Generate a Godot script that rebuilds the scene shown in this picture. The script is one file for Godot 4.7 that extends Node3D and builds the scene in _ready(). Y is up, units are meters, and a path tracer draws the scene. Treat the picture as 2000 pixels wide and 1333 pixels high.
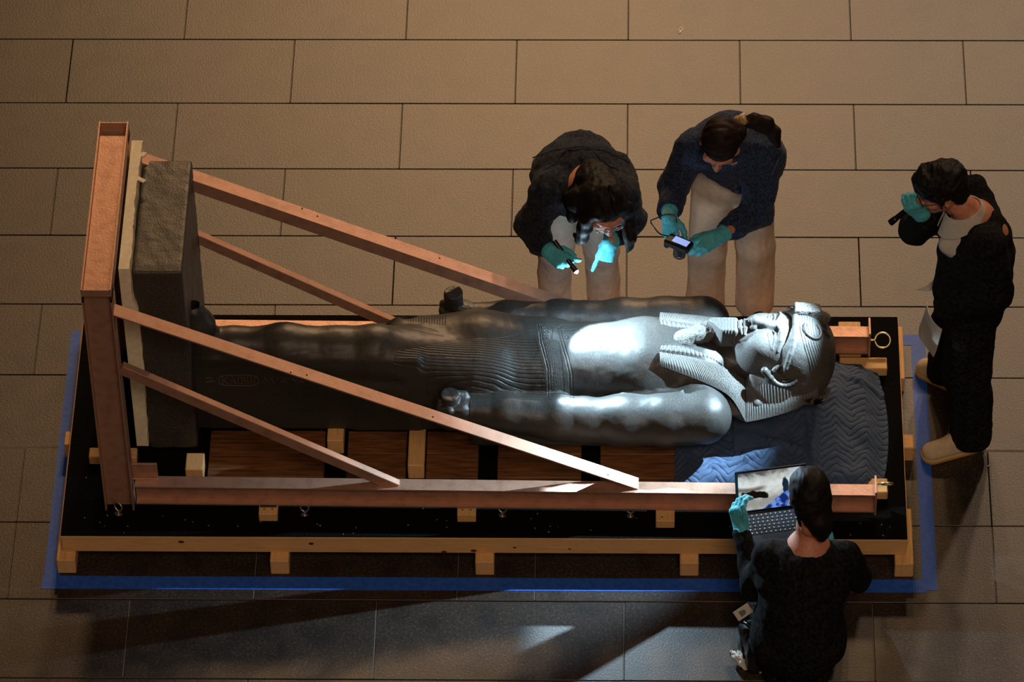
extends Node3D
# A fallen colossus on its shipping skid, seen from a high balcony. Metres; x along the statue, y up, z towards the balcony.

const TW := 1.08          # floor tile length
const TD := 0.4481        # floor tile width
const DECK := 0.196       # top of the skid's deck
const ZC := 2.64          # the statue's axis
var M := {}
var rng := RandomNumberGenerator.new()
var taken := {}


func _ready():
	rng.seed = 7
	look_and_light()
	materials()
	hall()
	skid()
	steel_frame()
	statue()
	moving_blanket()
	pen_woman()
	denim_woman()
	standing_man()
	kneeling_woman()
	small_things()


func look_and_light():
	var cam := Camera3D.new()
	cam.name = "viewpoint"
	# tilt 46.45 degrees down, 2.19 degrees of turn, 1.39 of roll: solved from the joints of the floor
	var p := 0.810705
	var yaw := 0.038134
	var r := -0.024333
	var by := Basis(Vector3.UP, yaw)
	var bx := Basis(Vector3.RIGHT, -p)
	var bz := Basis(Vector3.BACK, r)
	cam.transform = Transform3D(by * bx * bz, Vector3(0.6213, 16.6512, 17.8361))
	cam.keep_aspect = Camera3D.KEEP_HEIGHT
	cam.fov = rad_to_deg(2.0 * atan(1333.0 / 2.0 / 9798.98))
	cam.near = 0.5
	cam.far = 80.0
	add_child(cam)
	cam.current = true
	var we := WorldEnvironment.new()
	we.name = "environment"
	var e := Environment.new()
	e.background_mode = Environment.BG_COLOR
	e.background_color = Color.BLACK
	e.tonemap_mode = Environment.TONE_MAPPER_LINEAR
	e.tonemap_exposure = 1.0
	e.sdfgi_enabled = true
	e.ssao_enabled = true
	e.ssil_enabled = true
	we.environment = e
	add_child(we)
	# the gallery's warm spotlights, high on the wall behind; each has its housing in hall()
	for s in SPOTS:
		var l := SpotLight3D.new()
		l.name = "gallery_spot_light"
		l.position = s[0]
		add_child(l, true)
		l.look_at_from_position(s[0], s[1], Vector3.UP)
		l.light_color = lin(s[2])
		l.light_energy = s[3]
		l.spot_angle = s[4]
		l.spot_angle_attenuation = s[5]
		l.spot_range = 60.0
		l.spot_attenuation = 2.0
		l.light_size = s[6]
		l.shadow_enabled = true
	# added fill light that lifts the faces towards the balcony; no known fixture
	var a := AreaLight3D.new()
	a.name = "added_fill_light"
	a.area_size = Vector2(8, 5)
	a.area_normalize_energy = true
	a.light_color = lin(FILL_PANEL[0])
	a.light_energy = FILL_PANEL[1]
	a.area_range = 60.0
	a.area_attenuation = 2.0
	a.shadow_enabled = true
	a.transform = Transform3D(Basis(Vector3.RIGHT, FILL_PANEL_TILT), FILL_PANEL[2])
	add_child(a)


# position, target, colour (linear), energy at one metre, half angle, softness, size
const SPOTS := [
	[Vector3(-1.2, 11.0, -12.2), Vector3(-1.7, 0.0, 0.6), Color(1.0, 0.58, 0.28), 72.0, 15.0, 1.0, 0.42],
	[Vector3(0.4, 11.0, -12.2), Vector3(-1.0, 0.0, 0.6), Color(1.0, 0.60, 0.30), 72.0, 15.0, 1.0, 0.42],
	[Vector3(2.2, 11.0, -12.2), Vector3(0.2, 0.0, 0.4), Color(1.0, 0.64, 0.35), 40.0, 15.0, 1.0, 0.42],
	[Vector3(4.6, 11.0, -12.2), Vector3(1.8, 0.0, 0.4), Color(1.0, 0.68, 0.43), 60.0, 15.0, 1.0, 0.42],
	[Vector3(7.0, 11.0, -12.2), Vector3(2.4, 0.0, 0.8), Color(1.0, 0.70, 0.48), 84.0, 15.0, 1.0, 0.42],
]
const FILL_PANEL := [Color(1.0, 0.69, 0.47), 130.0, Vector3(3.0, 18.5, 17.5)]  # added fill light: colour, energy, position
const FILL_PANEL_TILT := -0.90


static func lin(c: Color) -> Color:
	return c.linear_to_srgb()


# ---------------------------------------------------------------- naming and committing

func numbered(called: String) -> String:
	var n: int = taken.get(called, 0)
	taken[called] = n + 1
	return called if n == 0 else "%s_%03d" % [called, n]


func tag(o, label: String, category: String, group := "", kind := ""):
	if label != "":
		o.set_meta("label", label)
	if category != "":
		o.set_meta("category", category)
	if group != "":
		o.set_meta("group", group)
	if kind != "":
		o.set_meta("kind", kind)
	return o


func thing(called: String, at: Vector3, label: String, category: String, group := "") -> Node3D:
	var o := Node3D.new()
	o.name = numbered(called)
	add_child(o)
	o.position = at
	return tag(o, label, category, group)


# one named mesh; under the root or under a thing. Meshes are laid out in world coordinates, so a thing's base is taken off.
func obj(called: String, m, mat: Material, parent: Node3D = null) -> MeshInstance3D:
	var o := MeshInstance3D.new()
	var me: Mesh = m.commit() if m is MB else m
	o.mesh = me
	o.material_override = mat
	o.cast_shadow = GeometryInstance3D.SHADOW_CASTING_SETTING_ON
	if parent == null:
		o.name = numbered(called)
		add_child(o)
	else:
		o.name = called
		parent.add_child(o, true)
		var base := Vector3.ZERO
		var q: Node = parent
		while q != self:
			base += (q as Node3D).position
			q = q.get_parent()
		o.position = -base
	return o


func struct(called: String, m, mat: Material, label := "") -> MeshInstance3D:
	var o := obj(called, m, mat)
	return tag(o, label, "", "", "structure")


# ---------------------------------------------------------------- mesh builder

class MB:
	var v := PackedVector3Array()
	var n := PackedVector3Array()
	var uv := PackedVector2Array()
	var ix := PackedInt32Array()
	var planar := false

	func tri(a: Vector3, b: Vector3, c: Vector3, nr: Vector3):
		var s := v.size()
		v.append_array([a, b, c])
		n.append_array([nr, nr, nr])
		uv.append_array([Vector2(a.x, a.z), Vector2(b.x, b.z), Vector2(c.x, c.z)])
		if (b - a).cross(c - a).dot(nr) > 0.0:
			ix.append_array([s, s + 2, s + 1])
		else:
			ix.append_array([s, s + 1, s + 2])

	func quad(a: Vector3, b: Vector3, c: Vector3, d: Vector3, nr: Vector3):
		var s := v.size()
		v.append_array([a, b, c, d])
		n.append_array([nr, nr, nr, nr])
		uv.append_array([Vector2(a.x, a.z), Vector2(b.x, b.z), Vector2(c.x, c.z), Vector2(d.x, d.z)])
		if (b - a).cross(c - a).dot(nr) > 0.0:
			ix.append_array([s, s + 2, s + 1, s, s + 3, s + 2])
		else:
			ix.append_array([s, s + 1, s + 2, s, s + 2, s + 3])

	# a box with chamfered edges
	func box(t: Transform3D, size: Vector3, bev := 0.003):
		var h := size * 0.5
		var b: float = minf(bev, minf(h.x, minf(h.y, h.z)) * 0.9)
		for ax in 3:
			for s: float in [-1.0, 1.0]:
				var u := (ax + 1) % 3
				var w := (ax + 2) % 3
				var c := []
				for k in [[-1, -1], [1, -1], [1, 1], [-1, 1]]:
					var p := Vector3()
					p[ax] = s * h[ax]
					p[u] = k[0] * (h[u] - b)
					p[w] = k[1] * (h[w] - b)
					c.append(t * p)
				var nr := Vector3()
				nr[ax] = s
				quad(c[0], c[1], c[2], c[3], (t.basis * nr).normalized())
		if b <= 0.0:
			return
		for ax in 3:
			var u := (ax + 1) % 3
			var w := (ax + 2) % 3
			for su: float in [-1.0, 1.0]:
				for sw: float in [-1.0, 1.0]:
					var c := []
					for k in [[-1, 0], [1, 0], [1, 1], [-1, 1]]:
						var p := Vector3()
						p[ax] = k[0] * (h[ax] - b)
						p[u] = su * (h[u] - (b if k[1] else 0.0))
						p[w] = sw * (h[w] - (0.0 if k[1] else b))
						c.append(t * p)
					var nr := Vector3()
					nr[u] = su
					nr[w] = sw
					quad(c[0], c[1], c[2], c[3], (t.basis * nr).normalized())
		for sx: float in [-1.0, 1.0]:
			for sy: float in [-1.0, 1.0]:
				for sz: float in [-1.0, 1.0]:
					var nr := Vector3(sx, sy, sz)
					tri(t * Vector3(sx * h.x, sy * (h.y - b), sz * (h.z - b)), t * Vector3(sx * (h.x - b), sy * h.y, sz * (h.z - b)), t * Vector3(sx * (h.x - b), sy * (h.y - b), sz * h.z), (t.basis * nr).normalized())

	func bx(lo: Vector3, hi: Vector3, bev := 0.003):
		box(Transform3D(Basis(), (lo + hi) * 0.5), hi - lo, bev)

	# a bar of square section between two points; up is the side that faces up
	func bar(a: Vector3, b: Vector3, w: float, hh: float, bev := 0.002, up := Vector3.UP):
		var x := (b - a).normalized()
		var z := x.cross(up).normalized()
		var y := z.cross(x).normalized()
		box(Transform3D(Basis(x, y, z), (a + b) * 0.5), Vector3((b - a).length(), hh, w), bev)

	# a profile in the plane of the basis' y and z, drawn along its x
	func extrude(poly: PackedVector2Array, t: Transform3D, length: float):
		var m := poly.size()
		var cw := Geometry2D.is_polygon_clockwise(poly)
		for i in m:
			var p := poly[i]
			var q := poly[(i + 1) % m]
			var e := (q - p).normalized()
			var nn := Vector2(e.y, -e.x)
			if cw:
				nn = -nn
			# 2D: x -> basis y, y -> basis z
			var nr := (t.basis * Vector3(0, nn.x, nn.y)).normalized()
			quad(t * Vector3(0, p.x, p.y), t * Vector3(length, p.x, p.y), t * Vector3(length, q.x, q.y), t * Vector3(0, q.x, q.y), nr)
		var tr := Geometry2D.triangulate_polygon(poly)
		for e in [[0.0, -1.0], [length, 1.0]]:
			for i in range(0, tr.size(), 3):
				var a := poly[tr[i]]
				var b := poly[tr[i + 1]]
				var c := poly[tr[i + 2]]
				tri(t * Vector3(e[0], a.x, a.y), t * Vector3(e[0], b.x, b.y), t * Vector3(e[0], c.x, c.y), (t.basis * Vector3(e[1], 0, 0)).normalized())

	# a tube through points; radii is one number or one per point
	func tube(pts: Array, radii, sides := 10, closed := false, flat := 1.0):
		var m := pts.size()
		var start := v.size()
		var ref := Vector3.UP
		var d0: Vector3 = (pts[1] - pts[0]).normalized()
		if absf(d0.dot(ref)) > 0.9:
			ref = Vector3.RIGHT
		var side := d0.cross(ref).normalized()
		for i in m:
			var d: Vector3
			if closed:
				d = (pts[(i + 1) % m] - pts[(i + m - 1) % m]).normalized()
			else:
				d = (pts[mini(i + 1, m - 1)] - pts[maxi(i - 1, 0)]).normalized()
			side = (side - d * side.dot(d)).normalized()
			var o := d.cross(side).normalized()
			var r: float = radii[i] if radii is Array else radii
			for k in sides:
				var a := TAU * k / sides
				var w := side * cos(a) + o * sin(a) * flat
				v.append(pts[i] + w * r)
				n.append((side * cos(a) * flat + o * sin(a)).normalized())
				uv.append(Vector2(pts[i].x, pts[i].z))
		var rings := m if closed else m - 1
		for i in rings:
			for k in sides:
				var a := start + i * sides + k
				var b := start + i * sides + (k + 1) % sides
				var c := start + ((i + 1) % m) * sides + (k + 1) % sides
				var d := start + ((i + 1) % m) * sides + k
				_face(a, b, c)
				_face(a, c, d)
		if not closed:
			for e in [0, m - 1]:
				var nr: Vector3 = (pts[0] - pts[1]).normalized() if e == 0 else (pts[m - 1] - pts[m - 2]).normalized()
				for k in sides:
					tri(pts[e], v[start + e * sides + k], v[start + e * sides + (k + 1) % sides], nr)

	func _face(a: int, b: int, c: int):
		if (v[b] - v[a]).cross(v[c] - v[a]).dot(n[a] + n[b] + n[c]) > 0.0:
			ix.append_array([a, c, b])
		else:
			ix.append_array([a, b, c])

	# a profile of (radius, height) turned round the y axis of t
	func lathe(prof: Array, t: Transform3D, sides := 20):
		for i in prof.size() - 1:
			var p: Vector2 = prof[i]
			var q: Vector2 = prof[i + 1]
			var dn := Vector2(q.y - p.y, -(q.x - p.x)).normalized()
			for k in sides:
				var a := TAU * k / sides
				var b := TAU * (k + 1) / sides
				var s := v.size()
				for e in [[p, a], [p, b], [q, b], [q, a]]:
					v.append(t * Vector3(e[0].x * cos(e[1]), e[0].y, e[0].x * sin(e[1])))
					n.append((t.basis * Vector3(dn.x * cos(e[1]), dn.y, dn.x * sin(e[1]))).normalized())
					uv.append(Vector2.ZERO)
				_face(s, s + 1, s + 2)
				_face(s, s + 2, s + 3)

	# a grid of points with smooth normals; pts[i][j]; both sides are seen
	func sheet(pts: Array, flip := false):
		var a := pts.size()
		var b: int = pts[0].size()
		var s := v.size()
		for i in a:
			for j in b:
				v.append(pts[i][j])
				var du: Vector3 = pts[mini(i + 1, a - 1)][j] - pts[maxi(i - 1, 0)][j]
				var dv: Vector3 = pts[i][mini(j + 1, b - 1)] - pts[i][maxi(j - 1, 0)]
				var nr := du.cross(dv).normalized()
				n.append(-nr if flip else nr)
				uv.append(Vector2(float(i) / (a - 1), float(j) / (b - 1)))
		for i in a - 1:
			for j in b - 1:
				var k := s + i * b + j
				_face(k, k + b, k + b + 1)
				_face(k, k + b + 1, k + 1)

	# a sheet with thickness: front and back skins joined round the border
	func slab(pts: Array, thick: float):
		var a := pts.size()
		var b: int = pts[0].size()
		var s := v.size()
		sheet(pts)
		var back := []
		for i in a:
			var row := []
			for j in b:
				row.append(pts[i][j] - n[s + i * b + j] * thick)
			back.append(row)
		sheet(back, true)
		var c := Vector3.ZERO
		for i in a:
			c += pts[i][b / 2] / a
		var rim := []
		for i in a:
			rim.append([i, 0])
		for j in range(1, b):
			rim.append([a - 1, j])
		for i in range(a - 2, -1, -1):
			rim.append([i, b - 1])
		for j in range(b - 2, 0, -1):
			rim.append([0, j])
		for k in rim.size():
			var e = rim[k]
			var f = rim[(k + 1) % rim.size()]
			var p: Vector3 = pts[e[0]][e[1]]
			var q: Vector3 = pts[f[0]][f[1]]
			var nr := (q - p).cross(n[s + e[0] * b + e[1]]).normalized()
			if nr.dot(p - c) < 0.0:
				nr = -nr
			quad(p, q, back[f[0]][f[1]], back[e[0]][e[1]], nr)

	func add(o: MB):
		var s := v.size()
		v.append_array(o.v)
		n.append_array(o.n)
		uv.append_array(o.uv)
		for k in o.ix:
			ix.append(k + s)

	func commit() -> ArrayMesh:
		var arr := []
		arr.resize(Mesh.ARRAY_MAX)
		arr[Mesh.ARRAY_VERTEX] = v
		arr[Mesh.ARRAY_NORMAL] = n
		arr[Mesh.ARRAY_TEX_UV] = uv
		arr[Mesh.ARRAY_INDEX] = ix
		var m := ArrayMesh.new()
		m.add_surface_from_arrays(Mesh.PRIMITIVE_TRIANGLES, arr)
		return m


# ---------------------------------------------------------------- distance field and surface nets

class Vox:
	var o: Vector3
	var h: float
	var nx: int
	var ny: int
	var nz: int
	var f := PackedFloat32Array()

	func _init(lo: Vector3, hi: Vector3, cell: float):
		o = lo
		h = cell
		nx = int(ceil((hi.x - lo.x) / cell)) + 1
		ny = int(ceil((hi.y - lo.y) / cell)) + 1
		nz = int(ceil((hi.z - lo.z) / cell)) + 1
		f.resize(nx * ny * nz)
		f.fill(1.0)

	func _span(lo: Vector3, hi: Vector3) -> PackedInt32Array:
		var a := ((lo - o) / h).floor()
		var b := ((hi - o) / h).ceil()
		return [maxi(int(a.x), 0), mini(int(b.x), nx - 1), maxi(int(a.y), 0), mini(int(b.y), ny - 1), maxi(int(a.z), 0), mini(int(b.z), nz - 1)]

	# tapered capsule; flattened along fn to fs of its radius; sub cuts it out
	func cap(a: Vector3, b: Vector3, ra: float, rb: float, k := 0.02, fn := Vector3.ZERO, fs := 1.0, sub := false):
		var m := maxf(ra, rb) + k + 2.5 * h
		var s := _span(Vector3(minf(a.x, b.x) - m, minf(a.y, b.y) - m, minf(a.z, b.z) - m), Vector3(maxf(a.x, b.x) + m, maxf(a.y, b.y) + m, maxf(a.z, b.z) + m))
		var ba := b - a
		var st := 1.0 / fs - 1.0
		var flat := fs != 1.0
		if flat:
			ba += fn * (ba.dot(fn) * st)
		var ib := 1.0 / maxf(ba.length_squared(), 1e-9)
		var dr := rb - ra
		var ik := 1.0 / maxf(k, 1e-5)
		var shrink := (1.0 + fs) * 0.5 if flat else 1.0
		for iz in range(s[4], s[5] + 1):
			var z := o.z + iz * h - a.z
			for iy in range(s[2], s[3] + 1):
				var y := o.y + iy * h - a.y
				var at := (iz * ny + iy) * nx + s[0]
				var x := o.x + s[0] * h - a.x
				for ix in range(s[0], s[1] + 1):
					var p := Vector3(x, y, z)
					if flat:
						p += fn * (p.dot(fn) * st)
					var t := clampf(p.dot(ba) * ib, 0.0, 1.0)
					var d := ((p - ba * t).length() - ra - dr * t) * shrink
					var e := f[at]
					if sub:
						d = -d
						var g := maxf(k - absf(e - d), 0.0) * ik
						f[at] = maxf(e, d) + g * g * k * 0.25
					else:
						var g := maxf(k - absf(e - d), 0.0) * ik
						f[at] = minf(e, d) - g * g * k * 0.25
					at += 1
					x += h

	func chain(pts: Array, radii: Array, k := 0.02, fn := Vector3.ZERO, fs := 1.0):
		for i in pts.size() - 1:
			cap(pts[i], pts[i + 1], radii[i], radii[i + 1], k, fn, fs)

	# ellipsoid with its axes along the columns of b
	func ell(c: Vector3, r: Vector3, k := 0.02, b := Basis(), sub := false):
		var m := maxf(r.x, maxf(r.y, r.z)) + k + 2.5 * h
		var s := _span(c - Vector3(m, m, m), c + Vector3(m, m, m))
		var bi := b.inverse()
		var r2 := r * r
		var ik := 1.0 / maxf(k, 1e-5)
		for iz in range(s[4], s[5] + 1):
			for iy in range(s[2], s[3] + 1):
				var at := (iz * ny + iy) * nx + s[0]
				for ix in range(s[0], s[1] + 1):
					var p := bi * (Vector3(o.x + ix * h, o.y + iy * h, o.z + iz * h) - c)
					var k0 := (p / r).length()
					var d := k0 * (k0 - 1.0) / maxf((p / r2).length(), 1e-6)
					var e := f[at]
					if sub:
						d = -d
						var g := maxf(k - absf(e - d), 0.0) * ik
						f[at] = maxf(e, d) + g * g * k * 0.25
					else:
						var g := maxf(k - absf(e - d), 0.0) * ik
						f[at] = minf(e, d) - g * g * k * 0.25
					at += 1

	# box with rounded edges
	func box(c: Vector3, hs: Vector3, rd := 0.01, k := 0.02, b := Basis(), sub := false):
		var m := hs.length() + k + 2.5 * h
		var mm := Vector3(m, m, m)
		if b == Basis():
			mm = hs + Vector3.ONE * (k + 2.5 * h)
		var s := _span(c - mm, c + mm)
		var bi := b.inverse()
		var ik := 1.0 / maxf(k, 1e-5)
		var q := hs - Vector3.ONE * rd
		for iz in range(s[4], s[5] + 1):
			for iy in range(s[2], s[3] + 1):
				var at := (iz * ny + iy) * nx + s[0]
				for ix in range(s[0], s[1] + 1):
					var p := (bi * (Vector3(o.x + ix * h, o.y + iy * h, o.z + iz * h) - c)).abs() - q
					var d := Vector3(maxf(p.x, 0.0), maxf(p.y, 0.0), maxf(p.z, 0.0)).length() + minf(maxf(p.x, maxf(p.y, p.z)), 0.0) - rd
					var e := f[at]
					if sub:
						d = -d
						var g := maxf(k - absf(e - d), 0.0) * ik
						f[at] = maxf(e, d) + g * g * k * 0.25
					else:
						var g := maxf(k - absf(e - d), 0.0) * ik
						f[at] = minf(e, d) - g * g * k * 0.25
					at += 1

	# keeps what lies on the side of the plane that nr points away from
	func cut(at_: Vector3, nr: Vector3, k := 0.004):
		var ik := 1.0 / k
		for iz in nz:
			for iy in ny:
				var at := (iz * ny + iy) * nx
				for ix in nx:
					var e := f[at]
					if e < 0.5:
						var d := (Vector3(o.x + ix * h, o.y + iy * h, o.z + iz * h) - at_).dot(nr)
						var g := maxf(k - absf(e - d), 0.0) * ik
						f[at] = maxf(e, d) + g * g * k * 0.25
					at += 1

	# folds and roughness: moves the skin by noise
	func ripple(noise: FastNoiseLite, amp: float, sc: Vector3, band := 0.06):
		for iz in nz:
			for iy in ny:
				var at := (iz * ny + iy) * nx
				for ix in nx:
					var e := f[at]
					if absf(e) < band:
						f[at] = e + noise.get_noise_3d((o.x + ix * h) * sc.x, (o.y + iy * h) * sc.y, (o.z + iz * h) * sc.z) * amp
					at += 1

	func mesh(mb: MB = null) -> MB:
		if mb == null:
			mb = MB.new()
		var cell := PackedInt32Array()
		cell.resize(nx * ny * nz)
		cell.fill(-1)
		var base := mb.v.size()
		var sx := 1
		var sy := nx
		var sz := nx * ny
		var far := 3.0 * h
		var live := PackedInt32Array()
		var vv := PackedVector3Array()
		var nn := PackedVector3Array()
		var uu := PackedVector2Array()
		for iz in nz - 1:
			for iy in ny - 1:
				var at := (iz * ny + iy) * nx - 1
				for ix in nx - 1:
					at += 1
					var a0 := f[at]
					if absf(a0) > far:
						continue
					var a1 := f[at + sx]
					var a2 := f[at + sy]
					var a3 := f[at + sx + sy]
					var a4 := f[at + sz]
					var a5 := f[at + sx + sz]
					var a6 := f[at + sy + sz]
					var a7 := f[at + sx + sy + sz]
					var c := int(a0 < 0.0) + int(a1 < 0.0) + int(a2 < 0.0) + int(a3 < 0.0) + int(a4 < 0.0) + int(a5 < 0.0) + int(a6 < 0.0) + int(a7 < 0.0)
					if c == 0 or c == 8:
						continue
					var sum := Vector3.ZERO
					var cnt := 0
					if (a0 < 0.0) != (a1 < 0.0):
						sum += Vector3(a0 / (a0 - a1), 0, 0); cnt += 1
					if (a2 < 0.0) != (a3 < 0.0):
						sum += Vector3(a2 / (a2 - a3), 1, 0); cnt += 1
					if (a4 < 0.0) != (a5 < 0.0):
						sum += Vector3(a4 / (a4 - a5), 0, 1); cnt += 1
					if (a6 < 0.0) != (a7 < 0.0):
						sum += Vector3(a6 / (a6 - a7), 1, 1); cnt += 1
					if (a0 < 0.0) != (a2 < 0.0):
						sum += Vector3(0, a0 / (a0 - a2), 0); cnt += 1
					if (a1 < 0.0) != (a3 < 0.0):
						sum += Vector3(1, a1 / (a1 - a3), 0); cnt += 1
					if (a4 < 0.0) != (a6 < 0.0):
						sum += Vector3(0, a4 / (a4 - a6), 1); cnt += 1
					if (a5 < 0.0) != (a7 < 0.0):
						sum += Vector3(1, a5 / (a5 - a7), 1); cnt += 1
					if (a0 < 0.0) != (a4 < 0.0):
						sum += Vector3(0, 0, a0 / (a0 - a4)); cnt += 1
					if (a1 < 0.0) != (a5 < 0.0):
						sum += Vector3(1, 0, a1 / (a1 - a5)); cnt += 1
					if (a2 < 0.0) != (a6 < 0.0):
						sum += Vector3(0, 1, a2 / (a2 - a6)); cnt += 1
					if (a3 < 0.0) != (a7 < 0.0):
						sum += Vector3(1, 1, a3 / (a3 - a7)); cnt += 1
					cell[at] = base + vv.size()
					live.append(at)
					var p := o + (Vector3(ix, iy, iz) + sum / cnt) * h
					vv.append(p)
					nn.append(Vector3(a1 + a3 + a5 + a7 - a0 - a2 - a4 - a6, a2 + a3 + a6 + a7 - a0 - a1 - a4 - a5, a4 + a5 + a6 + a7 - a0 - a1 - a2 - a3).normalized())
					uu.append(Vector2(p.x, p.z))
		mb.v.append_array(vv)
		mb.n.append_array(nn)
		mb.uv.append_array(uu)
		var q := PackedInt32Array()
		for at in live:
			var a := f[at] < 0.0
			for ax in 3:
				var s0 := sx if ax == 0 else (sy if ax == 1 else sz)
				if (f[at + s0] < 0.0) == a:
					continue
				var s1 := sy if ax == 0 else (sz if ax == 1 else sx)
				var s2 := sz if ax == 0 else (sx if ax == 1 else sy)
				if at - s1 - s2 < 0:
					continue
				var c0 := cell[at]
				var c1 := cell[at - s1]
				var c2 := cell[at - s1 - s2]
				var c3 := cell[at - s2]
				if c1 < 0 or c2 < 0 or c3 < 0:
					continue
				if a:
					q.append_array([c0, c2, c1, c0, c3, c2])
				else:
					q.append_array([c0, c1, c2, c0, c2, c3])
		mb.ix.append_array(q)
		return mb


func noise(freq: float, octaves := 3, sd := 1, kind := FastNoiseLite.TYPE_SIMPLEX_SMOOTH) -> FastNoiseLite:
	var nz := FastNoiseLite.new()
	nz.noise_type = kind
	nz.frequency = freq
	nz.fractal_octaves = octaves
	nz.seed = sd
	return nz


# ---------------------------------------------------------------- materials

func ntex(freq: float, ramp: Array, octaves := 3, sd := 1, size := 512, kind := FastNoiseLite.TYPE_SIMPLEX_SMOOTH, normal := false, bump := 4.0) -> NoiseTexture2D:
	var t := NoiseTexture2D.new()
	t.width = size
	t.height = size
	t.seamless = true
	t.noise = noise(freq, octaves, sd, kind)
	if normal:
		t.as_normal_map = true
		t.bump_strength = bump
	elif ramp.size():
		var g := Gradient.new()
		var off := PackedFloat32Array()
		var col := PackedColorArray()
		for r in ramp:
			off.append(r[0])
			col.append(r[1])
		g.offsets = off
		g.colors = col
		t.color_ramp = g
	return t


func flat_mat(c: Color, rough := 0.6, metal := 0.0) -> StandardMaterial3D:
	var m := StandardMaterial3D.new()
	m.albedo_color = c
	m.roughness = rough
	m.metallic = metal
	return m


# a material whose colour varies by noise, mapped on three planes
func tri_mat(tex: Texture2D, scale: Vector3, rough := 0.6, world := false, nrm: Texture2D = null, nscale := 1.0) -> StandardMaterial3D:
	var m := StandardMaterial3D.new()
	m.albedo_texture = tex
	m.uv1_triplanar = true
	m.uv1_world_triplanar = world
	m.uv1_scale = scale
	m.roughness = rough
	if nrm:
		m.normal_enabled = true
		m.normal_texture = nrm
		m.normal_scale = nscale
	return m


func grey(a: float, b: float, tint := Color.WHITE) -> Array:
	return [[0.0, Color(a * tint.r, a * tint.g, a * tint.b)], [1.0, Color(b * tint.r, b * tint.g, b * tint.b)]]


func cloth(c: Color, contrast := 0.15, sc := 9.0, rough := 0.95, sheen := 0.0, nstr := 0.5) -> StandardMaterial3D:
	var t := ntex(0.02, [[0.2, c.darkened(contrast)], [0.8, c.lightened(contrast * 0.6)]], 4, 11, 256)
	var m := tri_mat(t, Vector3.ONE * sc, rough, false, M.weave, nstr)
	m.metallic_specular = 0.25
	if sheen > 0.0:
		m.rim_enabled = true
		m.rim = sheen
		m.rim_tint = 0.5
	return m


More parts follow.
